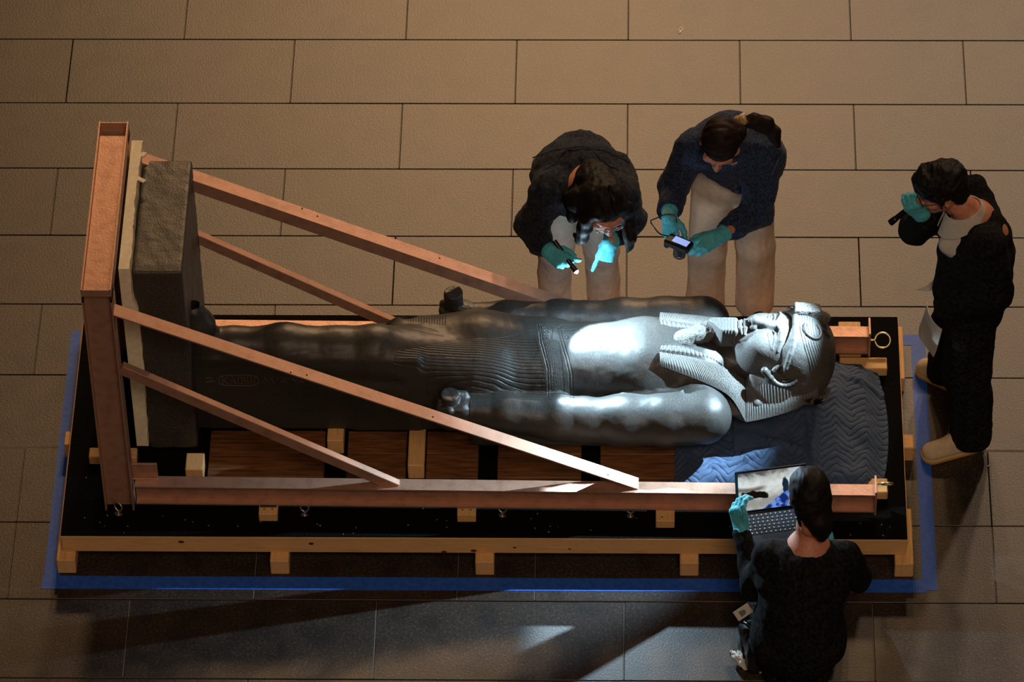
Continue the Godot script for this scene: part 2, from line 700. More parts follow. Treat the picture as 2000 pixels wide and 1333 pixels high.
func materials():
	M.weave = ntex(0.22, [], 2, 5, 256, FastNoiseLite.TYPE_SIMPLEX_SMOOTH, true, 3.0)
	# granite floor: mottled brown-grey, fine grained; four close tones
	var tones := [Color(0.205, 0.172, 0.146), Color(0.215, 0.180, 0.152), Color(0.196, 0.165, 0.141), Color(0.209, 0.173, 0.148)]
	M.tiles = []
	for i in 4:
		var c: Color = tones[i]
		var t := ntex(0.075, [[0.1, c.darkened(0.34)], [0.38, c.darkened(0.09)], [0.55, c], [0.72, c.lightened(0.05)], [0.92, c.lightened(0.15)]], 5, 20 + i, 512)
		var m := tri_mat(t, Vector3.ONE * 1.55, 0.46, true, M.weave, 0.06)
		m.detail_enabled = true
		m.detail_blend_mode = BaseMaterial3D.BLEND_MODE_MUL
		m.detail_albedo = ntex(0.02, [[0.2, Color(0.80, 0.80, 0.83)], [0.5, Color(0.97, 0.95, 0.93)], [0.8, Color(1, 1, 1)]], 3, 31 + i, 256)
		m.detail_uv_layer = BaseMaterial3D.DETAIL_UV_2
		m.uv2_triplanar = true
		m.uv2_world_triplanar = true
		m.uv2_scale = Vector3.ONE * 0.9
		M.tiles.append(m)
	M.grout = flat_mat(Color(0.11, 0.085, 0.06), 0.95)
	M.joint = flat_mat(Color(0.44, 0.42, 0.38), 0.7)
	M.brass = flat_mat(Color(0.56, 0.53, 0.47), 0.5)
	M.plaster = flat_mat(Color(0.42, 0.38, 0.33), 0.95)
	# pine: grain along x, and along z
	var pine := ntex(0.012, [[0.0, Color(0.79, 0.60, 0.38)], [0.45, Color(0.88, 0.70, 0.47)], [0.62, Color(0.85, 0.665, 0.43)], [1.0, Color(0.92, 0.77, 0.56)]], 4, 41, 512)
	M.pine_x = tri_mat(pine, Vector3(0.8, 9.0, 9.0), 0.75, true)
	M.pine_z = tri_mat(pine, Vector3(9.0, 9.0, 0.8), 0.75, true)
	M.ply_edge = tri_mat(pine, Vector3(0.6, 60.0, 0.6), 0.8, true)
	M.knot = flat_mat(Color(0.30, 0.16, 0.07), 0.8)
	var board := ntex(0.010, [[0.0, Color(0.24, 0.14, 0.06)], [0.5, Color(0.42, 0.26, 0.11)], [1.0, Color(0.52, 0.33, 0.15)]], 5, 43, 512)
	M.board = tri_mat(board, Vector3(0.9, 12.0, 12.0), 0.7, true)
	# the deck's black rubber face, dusty
	var deck := ntex(0.11, [[0.0, Color(0.018, 0.018, 0.018)], [0.6, Color(0.032, 0.031, 0.030)], [0.86, Color(0.055, 0.053, 0.051)], [1.0, Color(0.13, 0.125, 0.12)]], 4, 44, 512)
	M.deck = tri_mat(deck, Vector3.ONE * 1.4, 0.95, true, M.weave, 0.4)
	M.deck.metallic_specular = 0.2
	# primer-pink painted steel
	var st := ntex(0.02, [[0.0, Color(0.65, 0.50, 0.42)], [0.5, Color(0.74, 0.575, 0.485)], [0.8, Color(0.755, 0.585, 0.50)], [1.0, Color(0.79, 0.625, 0.54)]], 5, 45, 512)
	M.steel = tri_mat(st, Vector3.ONE * 1.2, 0.5, true, M.weave, 0.05)
	M.steel.metallic = 0.5
	M.bolt_hole = flat_mat(Color(0.03, 0.02, 0.02), 0.9)
	M.zinc = flat_mat(Color(0.72, 0.72, 0.70), 0.35, 0.9)
	M.zinc_yellow = flat_mat(Color(0.88, 0.84, 0.66), 0.35, 0.85)
	var fo := ntex(0.03, [[0.0, Color(0.88, 0.83, 0.71)], [1.0, Color(0.96, 0.93, 0.84)]], 4, 46, 256)
	M.foam = tri_mat(fo, Vector3.ONE * 3.0, 0.9, true, M.weave, 0.4)
	M.foam.subsurf_scatter_enabled = true
	M.foam.subsurf_scatter_strength = 0.15
	# granodiorite: dark, polished, speckled
	M.granite_tex = ntex(0.13, [[0.0, Color(0.13, 0.128, 0.12)], [0.45, Color(0.185, 0.182, 0.172)], [0.68, Color(0.215, 0.212, 0.20)], [0.83, Color(0.27, 0.267, 0.255)], [0.93, Color(0.48, 0.48, 0.46)], [1.0, Color(0.72, 0.72, 0.69)]], 4, 47, 512)
	M.granite = tri_mat(M.granite_tex, Vector3.ONE * 1.7, 0.48, true, M.weave, 0.08)
	M.granite.metallic_specular = 0.5
	M.granite_matte = tri_mat(ntex(0.13, [[0.0, Color(0.22, 0.22, 0.21)], [0.5, Color(0.30, 0.297, 0.285)], [0.85, Color(0.36, 0.357, 0.345)], [1.0, Color(0.58, 0.58, 0.56)]], 4, 55, 512), Vector3.ONE * 1.7, 0.6, true, M.weave, 0.12)
	M.granite_rough = tri_mat(ntex(0.10, [[0.0, Color(0.27, 0.267, 0.25)], [0.6, Color(0.36, 0.357, 0.34)], [1.0, Color(0.50, 0.495, 0.47)]], 4, 48, 256), Vector3.ONE * 3.0, 0.95, true, M.weave, 0.8)
	M.granite_base = tri_mat(ntex(0.10, [[0.0, Color(0.16, 0.15, 0.14)], [0.6, Color(0.26, 0.245, 0.225)], [1.0, Color(0.33, 0.315, 0.29)]], 4, 49, 512), Vector3.ONE * 1.6, 0.5, true, M.weave, 0.15)
	M.engraved = flat_mat(Color(0.42, 0.37, 0.30), 0.9)
	M.tape = tri_mat(ntex(0.03, [[0.0, Color(0.10, 0.31, 0.70)], [1.0, Color(0.15, 0.39, 0.80)]], 3, 50, 256), Vector3.ONE * 4.0, 0.6, true)
	M.quilt = tri_mat(ntex(0.05, [[0.0, Color(0.155, 0.235, 0.345)], [1.0, Color(0.215, 0.31, 0.43)]], 3, 51, 256), Vector3.ONE * 5.0, 0.8, true, M.weave, 0.4)
	M.quilt.rim_enabled = true
	M.quilt.rim = 0.15
	# people
	M.skin = tri_mat(ntex(0.03, [[0.0, Color(0.70, 0.45, 0.35)], [1.0, Color(0.80, 0.56, 0.45)]], 3, 52, 256), Vector3.ONE * 6.0, 0.55)
	M.skin.subsurf_scatter_enabled = true
	M.skin.subsurf_scatter_strength = 0.12
	M.lips = flat_mat(Color(0.62, 0.30, 0.27), 0.5)
	M.eye = flat_mat(Color(0.09, 0.06, 0.05), 0.2)
	M.glove = cloth(Color(0.30, 0.70, 0.77), 0.10, 10.0, 0.42, 0.2, 0.25)
	M.hair = tri_mat(ntex(0.05, [[0.0, Color(0.045, 0.038, 0.036)], [1.0, Color(0.11, 0.09, 0.085)]], 4, 53, 256), Vector3(26, 26, 5), 0.62, false, M.weave, 0.4)
	M.hair.metallic_specular = 0.3
	M.hair_brown = tri_mat(ntex(0.05, [[0.0, Color(0.075, 0.045, 0.038)], [1.0, Color(0.17, 0.105, 0.085)]], 4, 54, 256), Vector3(26, 5, 26), 0.62, false, M.weave, 0.4)
	M.hair_brown.metallic_specular = 0.3
	M.navy = cloth(Color(0.085, 0.105, 0.15), 0.2, 8.0, 0.95, 0.12)
	M.denim = cloth(Color(0.095, 0.150, 0.265), 0.25, 12.0, 0.9, 0.15, 0.8)
	M.stitch = flat_mat(Color(0.50, 0.47, 0.42), 0.9)
	M.cream = cloth(Color(0.87, 0.81, 0.74), 0.06, 5.0, 0.95, 0.2)
	M.beige = cloth(Color(0.87, 0.78, 0.68), 0.06, 5.0, 0.95, 0.2)
	M.black = cloth(Color(0.022, 0.022, 0.025), 0.2, 8.0, 0.95, 0.0)
	M.black2 = cloth(Color(0.030, 0.029, 0.030), 0.2, 8.0, 0.95, 0.0)
	M.white = cloth(Color(0.78, 0.76, 0.72), 0.05, 6.0, 0.9, 0.1)
	M.shoe = cloth(Color(0.80, 0.72, 0.60), 0.06, 6.0, 0.6, 0.0, 0.2)
	M.sole = flat_mat(Color(0.76, 0.62, 0.40), 0.7)
	M.plastic = flat_mat(Color(0.035, 0.035, 0.038), 0.35)
	M.plastic2 = flat_mat(Color(0.08, 0.08, 0.085), 0.4)
	M.chrome = flat_mat(Color(0.85, 0.85, 0.86), 0.15, 1.0)
	M.alu = flat_mat(Color(0.35, 0.37, 0.40), 0.35, 0.8)
	M.gold = cloth(Color(0.74, 0.58, 0.28), 0.4, 20.0, 0.45, 0.3)
	M.lens = flat_mat(Color(0.6, 0.62, 0.65, 0.12), 0.05)
	M.lens.transparency = BaseMaterial3D.TRANSPARENCY_ALPHA
	M.lamp_glow = flat_mat(Color(1, 0.85, 0.65), 0.5)
	M.lamp_glow.emission_enabled = true
	M.lamp_glow.emission = Color(1, 0.8, 0.55)
	M.lamp_glow.emission_energy_multiplier = 2.0
	M.led = flat_mat(Color(0.9, 0.97, 1.0), 0.3)
	M.led.emission_enabled = true
	M.led.emission = Color(0.85, 0.95, 1.0)
	M.led.emission_energy_multiplier = 12.0


# ---------------------------------------------------------------- the hall

func hall():
	# bed of the floor: four slabs round the tiled field and one under it
	var bed := MB.new()
	bed.bx(Vector3(-16, -0.30, -13), Vector3(16, -0.016, 24), 0.0)
	var floor_ := struct("floor", bed, M.grout, "dark granite floor of long slabs laid in running bond")
	var edge := MB.new()
	var x0 := -4.32
	var x1 := 4.32
	var z0 := -5.0 * TD
	var z1 := 13.0 * TD
	edge.bx(Vector3(-16, -0.016, -13), Vector3(16, 0.0, z0 - 0.004), 0.001)
	edge.bx(Vector3(-16, -0.016, z1 + 0.004), Vector3(16, 0.0, 24), 0.001)
	edge.bx(Vector3(-16, -0.016, z0), Vector3(x0 - 0.004, 0.0, z1), 0.001)
	edge.bx(Vector3(x1 + 0.004, -0.016, z0), Vector3(16, 0.0, z1), 0.001)
	var fl := obj("outer_paving", edge, M.tiles[0], floor_)
	fl.set_meta("kind", "stuff")
	# the slabs one by one. Rows 0 to 7 and 7 on: the bond shifts at the brass strip (row 6)
	var shapes := {}
	for row in range(-5, 13):
		var half := posmod(row, 2) == 1
		if row >= 7:
			half = not half
		var zs := row * TD + (0.0055 if row == 6 else 0.0025)
		var ze := (row + 1) * TD - (0.0055 if row == 5 else 0.0025)
		var xs := []
		for n in range(-5, 6):
			var x := (n + (0.5 if half else 0.0)) * TW
			if x > x0 and x < x1:
				xs.append(x)
		xs.push_front(x0)
		xs.push_back(x1)
		if row == 7:
			# a short access slab at mid row
			xs.erase(0.0)
			xs.append_array([-0.190, 0.149])
			xs.sort()
		for i in xs.size() - 1:
			var gap := 0.0016
			var sz := Vector3(xs[i + 1] - xs[i] - 2.0 * gap, 0.016, ze - zs)
			var key := "%.3f %.3f" % [sz.x, sz.z]
			if not shapes.has(key):
				var mb := MB.new()
				mb.box(Transform3D(), sz, 0.0022)
				shapes[key] = mb.commit()
			var t := MeshInstance3D.new()
			t.mesh = shapes[key]
			t.material_override = M.tiles[rng.randi() % 4]
			t.name = "floor_tile"
			floor_.add_child(t, true)
			t.position = Vector3((xs[i] + xs[i + 1]) * 0.5, -0.008 + rng.randf_range(-0.0006, 0.0006), (zs + ze) * 0.5)
			t.rotation.y = rng.randf_range(-0.0008, 0.0008)
			# pale filler in the cross joints
			if i > 0 and rng.randf() < 0.8:
				var j := MB.new()
				j.bx(Vector3(xs[i] - 0.0022, -0.014, zs + 0.004), Vector3(xs[i] + 0.0004, 0.0004, ze - 0.004), 0.0)
				obj("joint_filler", j, M.joint, floor_)
	var st := MB.new()
	st.bx(Vector3(-4.3, -0.016, 6.0 * TD - 0.0052), Vector3(4.3, 0.0006, 6.0 * TD - 0.0036), 0.0003)
	st.bx(Vector3(-4.3, -0.016, 6.0 * TD + 0.0036), Vector3(4.3, 0.0006, 6.0 * TD + 0.0052), 0.0003)
	obj("brass_strip", st, M.brass, floor_)
	# walls and ceiling, out of view, that close the hall
	for w in [["wall_back", Vector3(-16.4, -0.3, -13.4), Vector3(16.4, 22.0, -13)], ["wall_front", Vector3(-16.4, -0.3, 24), Vector3(16.4, 22.0, 24.4)], ["wall_left", Vector3(-16.4, -0.3, -13), Vector3(-16, 22.0, 24)], ["wall_right", Vector3(16, -0.3, -13), Vector3(16.4, 22.0, 24)], ["ceiling", Vector3(-16.4, 22.0, -13.4), Vector3(16.4, 22.4, 24.4)]]:
		var mb := MB.new()
		mb.bx(w[1], w[2], 0.0)
		struct(w[0], mb, M.plaster)
	# lamps
	for s in SPOTS:
		var at: Vector3 = s[0]
		var d: Vector3 = (s[1] - at).normalized()
		var which: int = SPOTS.find(s)
		var o := thing("gallery_spotlight", at, ["black spotlight at the steel frame end of the row high on the back wall", "second black spotlight of the back wall row, counted from the steel frame end", "middle black spotlight of the row of five high on the back wall", "fourth black spotlight of the back wall row, above the statue's head end", "last black spotlight of the back wall row, beyond the statue's head end"][which], "spotlight", "gallery spotlights")
		var side := d.cross(Vector3.UP).normalized()
		var t := Transform3D(Basis(side, -d, side.cross(-d)), at)
		var hb := MB.new()
		hb.lathe([Vector2(0.0, 0.75), Vector2(0.25, 0.75), Vector2(0.42, 0.45), Vector2(0.42, 0.06), Vector2(0.38, 0.06), Vector2(0.36, 0.12), Vector2(0.0, 0.12)], t, 24)
		obj("housing", hb, M.plastic2, o)
		var gl := MB.new()
		gl.lathe([Vector2(0.36, 0.10), Vector2(0.0, 0.10)], t, 24)
		obj("lens", gl, M.lamp_glow, o)
		var br := MB.new()
		br.bar(at - d * 0.7, Vector3(at.x, at.y, -13.0), 0.08, 0.08)
		obj("bracket", br, M.plastic2, o)
	var pn := MB.new()  # unseen glowing panel, added to carry the fill light
	var pc: Vector3 = FILL_PANEL[2]
	var pt := Transform3D(Basis(Vector3.RIGHT, FILL_PANEL_TILT), pc)
	pn.box(Transform3D(pt.basis, pt * Vector3(0, 0, 0.06)), Vector3(8.0, 5.0, 0.08), 0.01)
	var p := obj("added_fill_panel", pn, fill_panel_glow())
	tag(p, "added fill panel out of view, hung on rods above the balcony", "light panel")
	for k in [Vector2(-3.8, -2.3), Vector2(3.8, -2.3), Vector2(3.8, 2.3), Vector2(-3.8, 2.3)]:
		var rods := MB.new()
		var q := pt * Vector3(k.x, k.y, 0.1)
		rods.tube([q, Vector3(q.x, 22.0, q.z)], 0.02, 6)
		obj("hanger", rods, M.zinc, p)


func fill_panel_glow() -> StandardMaterial3D:  # glow of the added fill panel
	var m := flat_mat(Color(0.8, 0.75, 0.7), 0.6)
	m.emission_enabled = true
	m.emission = Color(1.0, 0.86, 0.7)
	m.emission_energy_multiplier = 0.3
	return m


# ---------------------------------------------------------------- skid and steel

func skid():
	var o := thing("wooden_skid", Vector3(-0.08, 0, 2.715), "low pine shipping skid with a black rubber deck carrying the statue and its steel frame", "skid")
	var mb := MB.new()
	mb.bx(Vector3(-1.927, DECK - 0.004, 2.045), Vector3(1.772, DECK, 3.388), 0.001)
	var d := obj("rubber_deck", mb, M.deck, o)
	# flecks of dust and splinters on it
	var fl := MB.new()
	for i in 70:
		var p := Vector3(rng.randf_range(-1.88, 1.73), DECK + 0.0008, rng.randf_range(3.27, 3.375) if i % 2 else rng.randf_range(2.06, 3.37))
		var a := rng.randf() * TAU
		fl.box(Transform3D(Basis(Vector3.UP, a), p), Vector3(rng.randf_range(0.002, 0.008), 0.001, 0.0018), 0.0)
	var fo := obj("dust_fleck", fl, M.foam, d)
	fo.set_meta("kind", "stuff")
	var ply := MB.new()
	ply.bx(Vector3(-1.930, DECK - 0.022, 2.042), Vector3(1.775, DECK - 0.0042, 3.391), 0.001)
	obj("plywood_sheet", ply, M.ply_edge, o)
	# rim boards
	for z in [2.045, 3.349]:
		var r := MB.new()
		r.bx(Vector3(-1.926, 0.0895, z), Vector3(1.771, DECK - 0.0225, z + 0.038), 0.003)
		obj("rim_board", r, M.pine_x, o)
	for x in [-1.926, 1.733]:
		var r := MB.new()
		r.bx(Vector3(x, 0.0895, 2.084), Vector3(x + 0.038, DECK - 0.0225, 3.348), 0.003)
		obj("rim_board", r, M.pine_z, o)
	for x in [-1.0, -0.08, 0.84]:
		var r := MB.new()
		r.bx(Vector3(x - 0.019, 0.0895, 2.084), Vector3(x + 0.019, DECK - 0.0225, 3.348), 0.003)
		obj("joist", r, M.pine_z, o)
	# knots in the front board
	for k in [[-1.40, 0.156, 0.010], [-0.83, 0.148, 0.009], [-0.12, 0.106, 0.010], [0.06, 0.128, 0.006], [0.30, 0.12, 0.005], [1.50, 0.14, 0.006], [-0.25, 0.097, 0.009]]:
		var kb := MB.new()
		kb.lathe([Vector2(k[2], 0.0), Vector2(k[2] * 0.6, 0.0008), Vector2(0, 0.0009)], Transform3D(Basis(Vector3.RIGHT, PI / 2.0).scaled(Vector3(1.5, 1, 1)), Vector3(k[0], k[1], 3.3868)), 14)
		obj("knot", kb, M.knot, o)
	# 4x4 runners under it, whose ends stick out in front
	for x in [-1.909, -0.971, -0.072, 0.823, 1.761]:
		var r := MB.new()
		r.bx(Vector3(x - 0.041, 0.001, 2.0 if x < 1.7 else 3.112), Vector3(x + 0.041, 0.089, 3.438), 0.004)
		obj("runner", r, M.pine_z, o)
	var rb := MB.new()
	rb.bx(Vector3(1.720, 0.001, 2.0), Vector3(1.800, 0.089, 2.33), 0.004)
	obj("runner", rb, M.pine_z, o)
	var rc := MB.new()
	rc.bx(Vector3(-1.972, 0.001, 2.668), Vector3(1.826, 0.088, 2.752), 0.004)
	obj("long_runner", rc, M.pine_x, o)
	# blocks that raise the steel frame
	for x in [-1.020, -0.151, 0.717]:
		var zf := 3.30 if x < 0.5 else 3.33
		var c := thing("bearer_block", Vector3(x, DECK, zf), ["pine block with two screw holes under the steel beam, nearest the tall post", "pine block with two screw holes under the middle of the steel beam", "pine block with a white lit top under the steel beam near the laptop"][int(x > -0.9) + int(x > 0.5)], "wood block", "pine blocks under the steel frame")
		var r := MB.new()
		r.bx(Vector3(x - 0.041, DECK, 3.10), Vector3(x + 0.041, 0.244, zf), 0.003)
		obj("block", r, M.pine_z, c)
		for s in ([[-0.018, -0.03], [0.018, -0.03]] if x < 0.5 else [[0.006, -0.075], [-0.014, -0.022]]):
			var sc := MB.new()
			sc.lathe([Vector2(0.0042, 0.0), Vector2(0.003, 0.0008), Vector2(0, 0.0008)], Transform3D(Basis(), Vector3(x + s[0], 0.2441, zf + s[1])), 10)
			obj("screw_hole", sc, M.knot, c)
		if x < 0.5:
			var pad := MB.new()
			pad.bx(Vector3(x - 0.036, 0.2442, 3.20), Vector3(x + 0.036, 0.2482, 3.262), 0.001)
			obj("rubber_pad", pad, M.plastic, c)
	var blocks := [
		[Vector3(-1.832, DECK, 2.909), Vector3(-1.62, 0.245, 2.969), "pine packing block poking out left of the tall steel post", "x"],
		[Vector3(1.50, DECK, 2.343), Vector3(1.712, 0.245, 2.415), "pine packing block at the far edge of the blue blanket", "x"],
		[Vector3(1.60, DECK, 3.073), Vector3(1.692, 0.2445, 3.158), "pine packing block behind the eye bolt of the front beam's end", "z"],
		[Vector3(-1.395, DECK, 2.975), Vector3(-1.315, 0.285, 3.076), "short pine post with two nail holes at the foot of the black base block", "z"],
		[Vector3(1.50, DECK, 2.12), Vector3(1.60, 0.2445, 2.30), "pine packing block under the end of the back beam", "z"],
		[Vector3(-1.05, DECK, 2.20), Vector3(-0.97, 0.2445, 2.36), "pine packing block under the back beam behind the statue's legs", "z"],
		[Vector3(-1.66, DECK, 2.20), Vector3(-1.62, 0.2445, 2.30), "pine packing block under the far steel post", "z"],
	]
	for b in blocks:
		var mbk := MB.new()
		mbk.bx(b[0], b[1], 0.004)
		var c := obj("packing_block", mbk, M.pine_x if b[3] == "x" else M.pine_z)
		tag(c, b[2], "wood block", "loose pine blocks on the deck")
	# bearers across the deck under the statue, and the boards between them
	var bearers := [-0.742, -0.380, -0.065, 0.389]
	var near := [2.90, 3.046, 2.80, 2.80]
	var says := ["pine bearer showing a short end under the statue's shins", "pine bearer with a long end showing in front of the statue's knee", "pine bearer hidden in shade under the statue's fist", "pine bearer hidden in shade under the statue's elbow"]
	for i in 4:
		var r := MB.new()
		r.bx(Vector3(bearers[i] - 0.036, DECK, 2.36), Vector3(bearers[i] + 0.036, 0.285, near[i]), 0.004)
		tag(obj("bearer", r, M.pine_z), says[i], "bearer", "bearers across the deck")
	for rowz in [[2.934, 3.070, "front row"], [2.795, 2.929, "second row"], [2.50, 2.79, "hidden row"]]:
		var segs := [[-1.300, -0.788], [-0.688, -0.426], [-0.338, -0.108], [-0.022, 0.347], [0.431, 0.76]]
		var where := ["beside the black base block", "between the two visible bearers", "in front of the statue's fist", "in front of the statue's forearm", "in front of the statue's elbow"]
		if rowz[2] == "hidden row":
			continue
		for i in segs.size():
			var r := MB.new()
			r.bx(Vector3(segs[i][0], DECK, rowz[0]), Vector3(segs[i][1], 0.234, rowz[1]), 0.003)
			tag(obj("floor_board", r, M.board), "dark stained board in the %s %s" % [rowz[2] + (" along the steel beam" if rowz[2] == "front row" else " under the statue"), where[i]], "board", "dark boards on the deck")
	# blue tape on the floor
	var tp := thing("masking_tape", Vector3(-0.05, 0, 2.74), "blue masking tape stuck on the floor in a rectangle round the skid", "tape")
	for s in [[Vector3(-2.010, 0.0006, 1.964), Vector3(-1.940, 0.0012, 3.49)], [Vector3(-2.016, 0.0006, 3.452), Vector3(1.86, 0.0013, 3.527)], [Vector3(1.842, 0.0006, 2.0), Vector3(1.906, 0.0012, 3.512)], [Vector3(-1.6, 0.0006, 1.972), Vector3(1.922, 0.0013, 2.038)]]:
		var r := MB.new()
		r.bx(s[0], s[1], 0.0002)
		obj("tape_strip", r, M.tape, tp)
	eyebolts()


func eyebolt(at: Vector3, dir: Vector3, across: Vector3, len_: float, ring: float, wire: float, mat: Material, washer: bool, label: String, group: String):
	var o := thing("eye_bolt", at, label, "eye bolt", group)
	var mb := MB.new()
	var pts := []
	var c := at + dir * (len_ + ring)
	for i in 27:
		var a := -2.6 + 5.6 * i / 26.0
		pts.append(c + dir * (cos(a) * ring) + across * (sin(a) * ring))
	pts.insert(0, at + dir * len_ * 0.9)
	pts.insert(0, at)
	mb.tube(pts, wire, 8)
	obj("eye", mb, mat, o)
	if washer:
		var t := Transform3D(Basis(across, dir, across.cross(dir)), at)
		var w := MB.new()
		w.lathe([Vector2(0.017, 0.0), Vector2(0.017, 0.003), Vector2(0.006, 0.003)], t, 18)
		obj("washer", w, mat, o)
		var nt := MB.new()
		nt.lathe([Vector2(0.0105, 0.003), Vector2(0.0105, 0.012), Vector2(0.0, 0.012)], t, 6)
		obj("nut", nt, mat, o)


func eyebolts():
	var says := ["eye bolt screwed into the deck at the foot of the tall steel post", "eye bolt in the deck between the post and the first bearer block", "eye bolt in the deck beside the middle bearer block", "eye bolt in the deck beside the brightly lit bearer block"]
	var xs := [-1.681, -0.863, 0.004, 0.565]
	for i in 4:
		var a: float = [0.5, 0.2, 0.35, 0.1][i]
		eyebolt(Vector3(xs[i], DECK, 3.262), Vector3(0, 0.93, -0.36).normalized(), Vector3(cos(a), 0, sin(a)), 0.018, 0.019, 0.0042, M.zinc, true, says[i], "zinc eye bolts along the front beam")
	eyebolt(Vector3(1.637, 0.30, 2.29), Vector3(1, 0.0, 0.02).normalized(), Vector3(0, -0.70, 0.71), 0.022, 0.034, 0.005, M.zinc_yellow, false, "yellowish wire eye bolt in the end plate of the back beam", "eye bolts in the end plates")
	eyebolt(Vector3(1.640, 0.31, 3.165), Vector3(1, 0.0, 0.03).normalized(), Vector3(0, 0.82, 0.56), 0.018, 0.026, 0.0055, M.zinc_yellow, false, "grey eye bolt in the end plate of the front beam", "eye bolts in the end plates")


func h_profile(depth: float, flange: float, tf: float, tw: float) -> PackedVector2Array:
	# y across the flanges' distance, z along the flange width
	var d := depth * 0.5
	var f := flange * 0.5
	var w := tw * 0.5
	return PackedVector2Array([Vector2(-d, -f), Vector2(-d, f), Vector2(-d + tf, f), Vector2(-d + tf, w), Vector2(d - tf, w), Vector2(d - tf, f), Vector2(d, f), Vector2(d, -f), Vector2(d - tf, -f), Vector2(d - tf, -w), Vector2(-d + tf, -w), Vector2(-d + tf, -f)])


func steel_frame():
	var o := thing("steel_frame", Vector3(0, DECK, 2.72), "pink primed steel frame of beams, posts and diagonal braces holding the statue's base", "steel frame")
	# long beams: small I sections with upright webs
	var hp := h_profile(0.114, 0.064, 0.007, 0.006)
	for s in [[Vector3(-1.60, 0.3025, 3.214), Vector3(1.628, 0.3025, 3.247), "front"], [Vector3(-1.60, 0.3025, 2.262), Vector3(1.628, 0.3025, 2.295), "back"]]:
		var a: Vector3 = s[0]
		var d: Vector3 = (s[1] - a)
		var x := d.normalized()
		var z := x.cross(Vector3.UP).normalized()
		var mb := MB.new()
		mb.extrude(hp, Transform3D(Basis(x, Vector3.UP, z), a), d.length())
		obj("long_beam", mb, M.steel, o)
		# end plate
		var e: Vector3 = s[1]
		var pl := MB.new()
		pl.bx(Vector3(e.x, 0.236, e.z - 0.062), Vector3(e.x + 0.009, 0.386, e.z + 0.040), 0.001)
		obj("end_plate", pl, M.steel, o)
	# posts and head: wider H sections, hollow side towards the viewer
	var pp := h_profile(0.128, 0.078, 0.007, 0.006)
	var px := -1.676
	for z in [3.204, 2.262]:
		var mb := MB.new()
		# y of the profile runs along world x, z along world z
		mb.extrude(pp, Transform3D(Basis(Vector3.UP, Vector3.RIGHT, Vector3(0, 0, -1)), Vector3(px, 0.2, z)), 1.352)
		obj("post", mb, M.steel, o)
	var hb := MB.new()
	hb.extrude(pp, Transform3D(Basis(Vector3(0, 0, 1), Vector3.RIGHT, Vector3.UP), Vector3(px, 1.553, 2.224)), 1.019)
	var hbm := obj("head_beam", hb, M.steel, o)
	for z in [2.226, 3.236]:
		var ep := MB.new()
		ep.bx(Vector3(px - 0.057, 1.556, z), Vector3(px + 0.057, 1.588, z + 0.006), 0.001)
		obj("stiffener", ep, M.steel, hbm)
	# gusset at the foot of the front post
	var gs := MB.new()
	gs.bx(Vector3(-1.611, 0.3595, 3.19), Vector3(-1.50, 0.455, 3.199), 0.001)
	obj("gusset", gs, M.steel, o)
	var wl := MB.new()
	wl.tube([Vector3(-1.61, 0.362, 3.201), Vector3(-1.50, 0.362, 3.202)], 0.004, 6)
	obj("weld", wl, M.steel, o)
	# upper braces: angle irons with a leg hanging on the inner side
	for s in [[Vector3(-1.612, 1.440, 3.243), Vector3(0.600, 0.362, 3.250), -1.0], [Vector3(-1.612, 1.440, 2.236), Vector3(0.600, 0.362, 2.249), 1.0]]:
		var a: Vector3 = s[0]
		var d: Vector3 = s[1] - a
		var x := d.normalized()
		var z := Vector3(0, 0, 1) - x * x.z
		z = z.normalized()
		var y := z.cross(x).normalized()
		var w: float = 0.066 * s[2]
		var t := 0.007
		var poly := PackedVector2Array([Vector2(0, 0), Vector2(0, w), Vector2(-0.064, w), Vector2(-0.064, w - t * s[2]), Vector2(-t, w - t * s[2]), Vector2(-t, 0)])
		var mb := MB.new()
		mb.extrude(poly, Transform3D(Basis(x, y, z), a), d.length())
		var b := obj("upper_brace", mb, M.steel, o)
		# drilled holes
		for f in [0.33, 0.36, 0.60, 0.94]:
			var hl := MB.new()
			hl.lathe([Vector2(0.0045, 0.0005), Vector2(0.0, 0.0005)], Transform3D(Basis(x, y, z), a + d * f + z * w * (0.35 if f != 0.33 else 0.12)), 10)
			obj("bolt_hole", hl, M.bolt_hole, b)
	# lower braces: small square tube
	for z in [3.213, 2.262]:
		var mb := MB.new()
		mb.bar(Vector3(-1.61, 1.085, z), Vector3(-0.455, 0.345, z + 0.008), 0.034, 0.052, 0.002)
		obj("lower_brace", mb, M.steel, o)
	# foam sheet between frame and base
	foam()


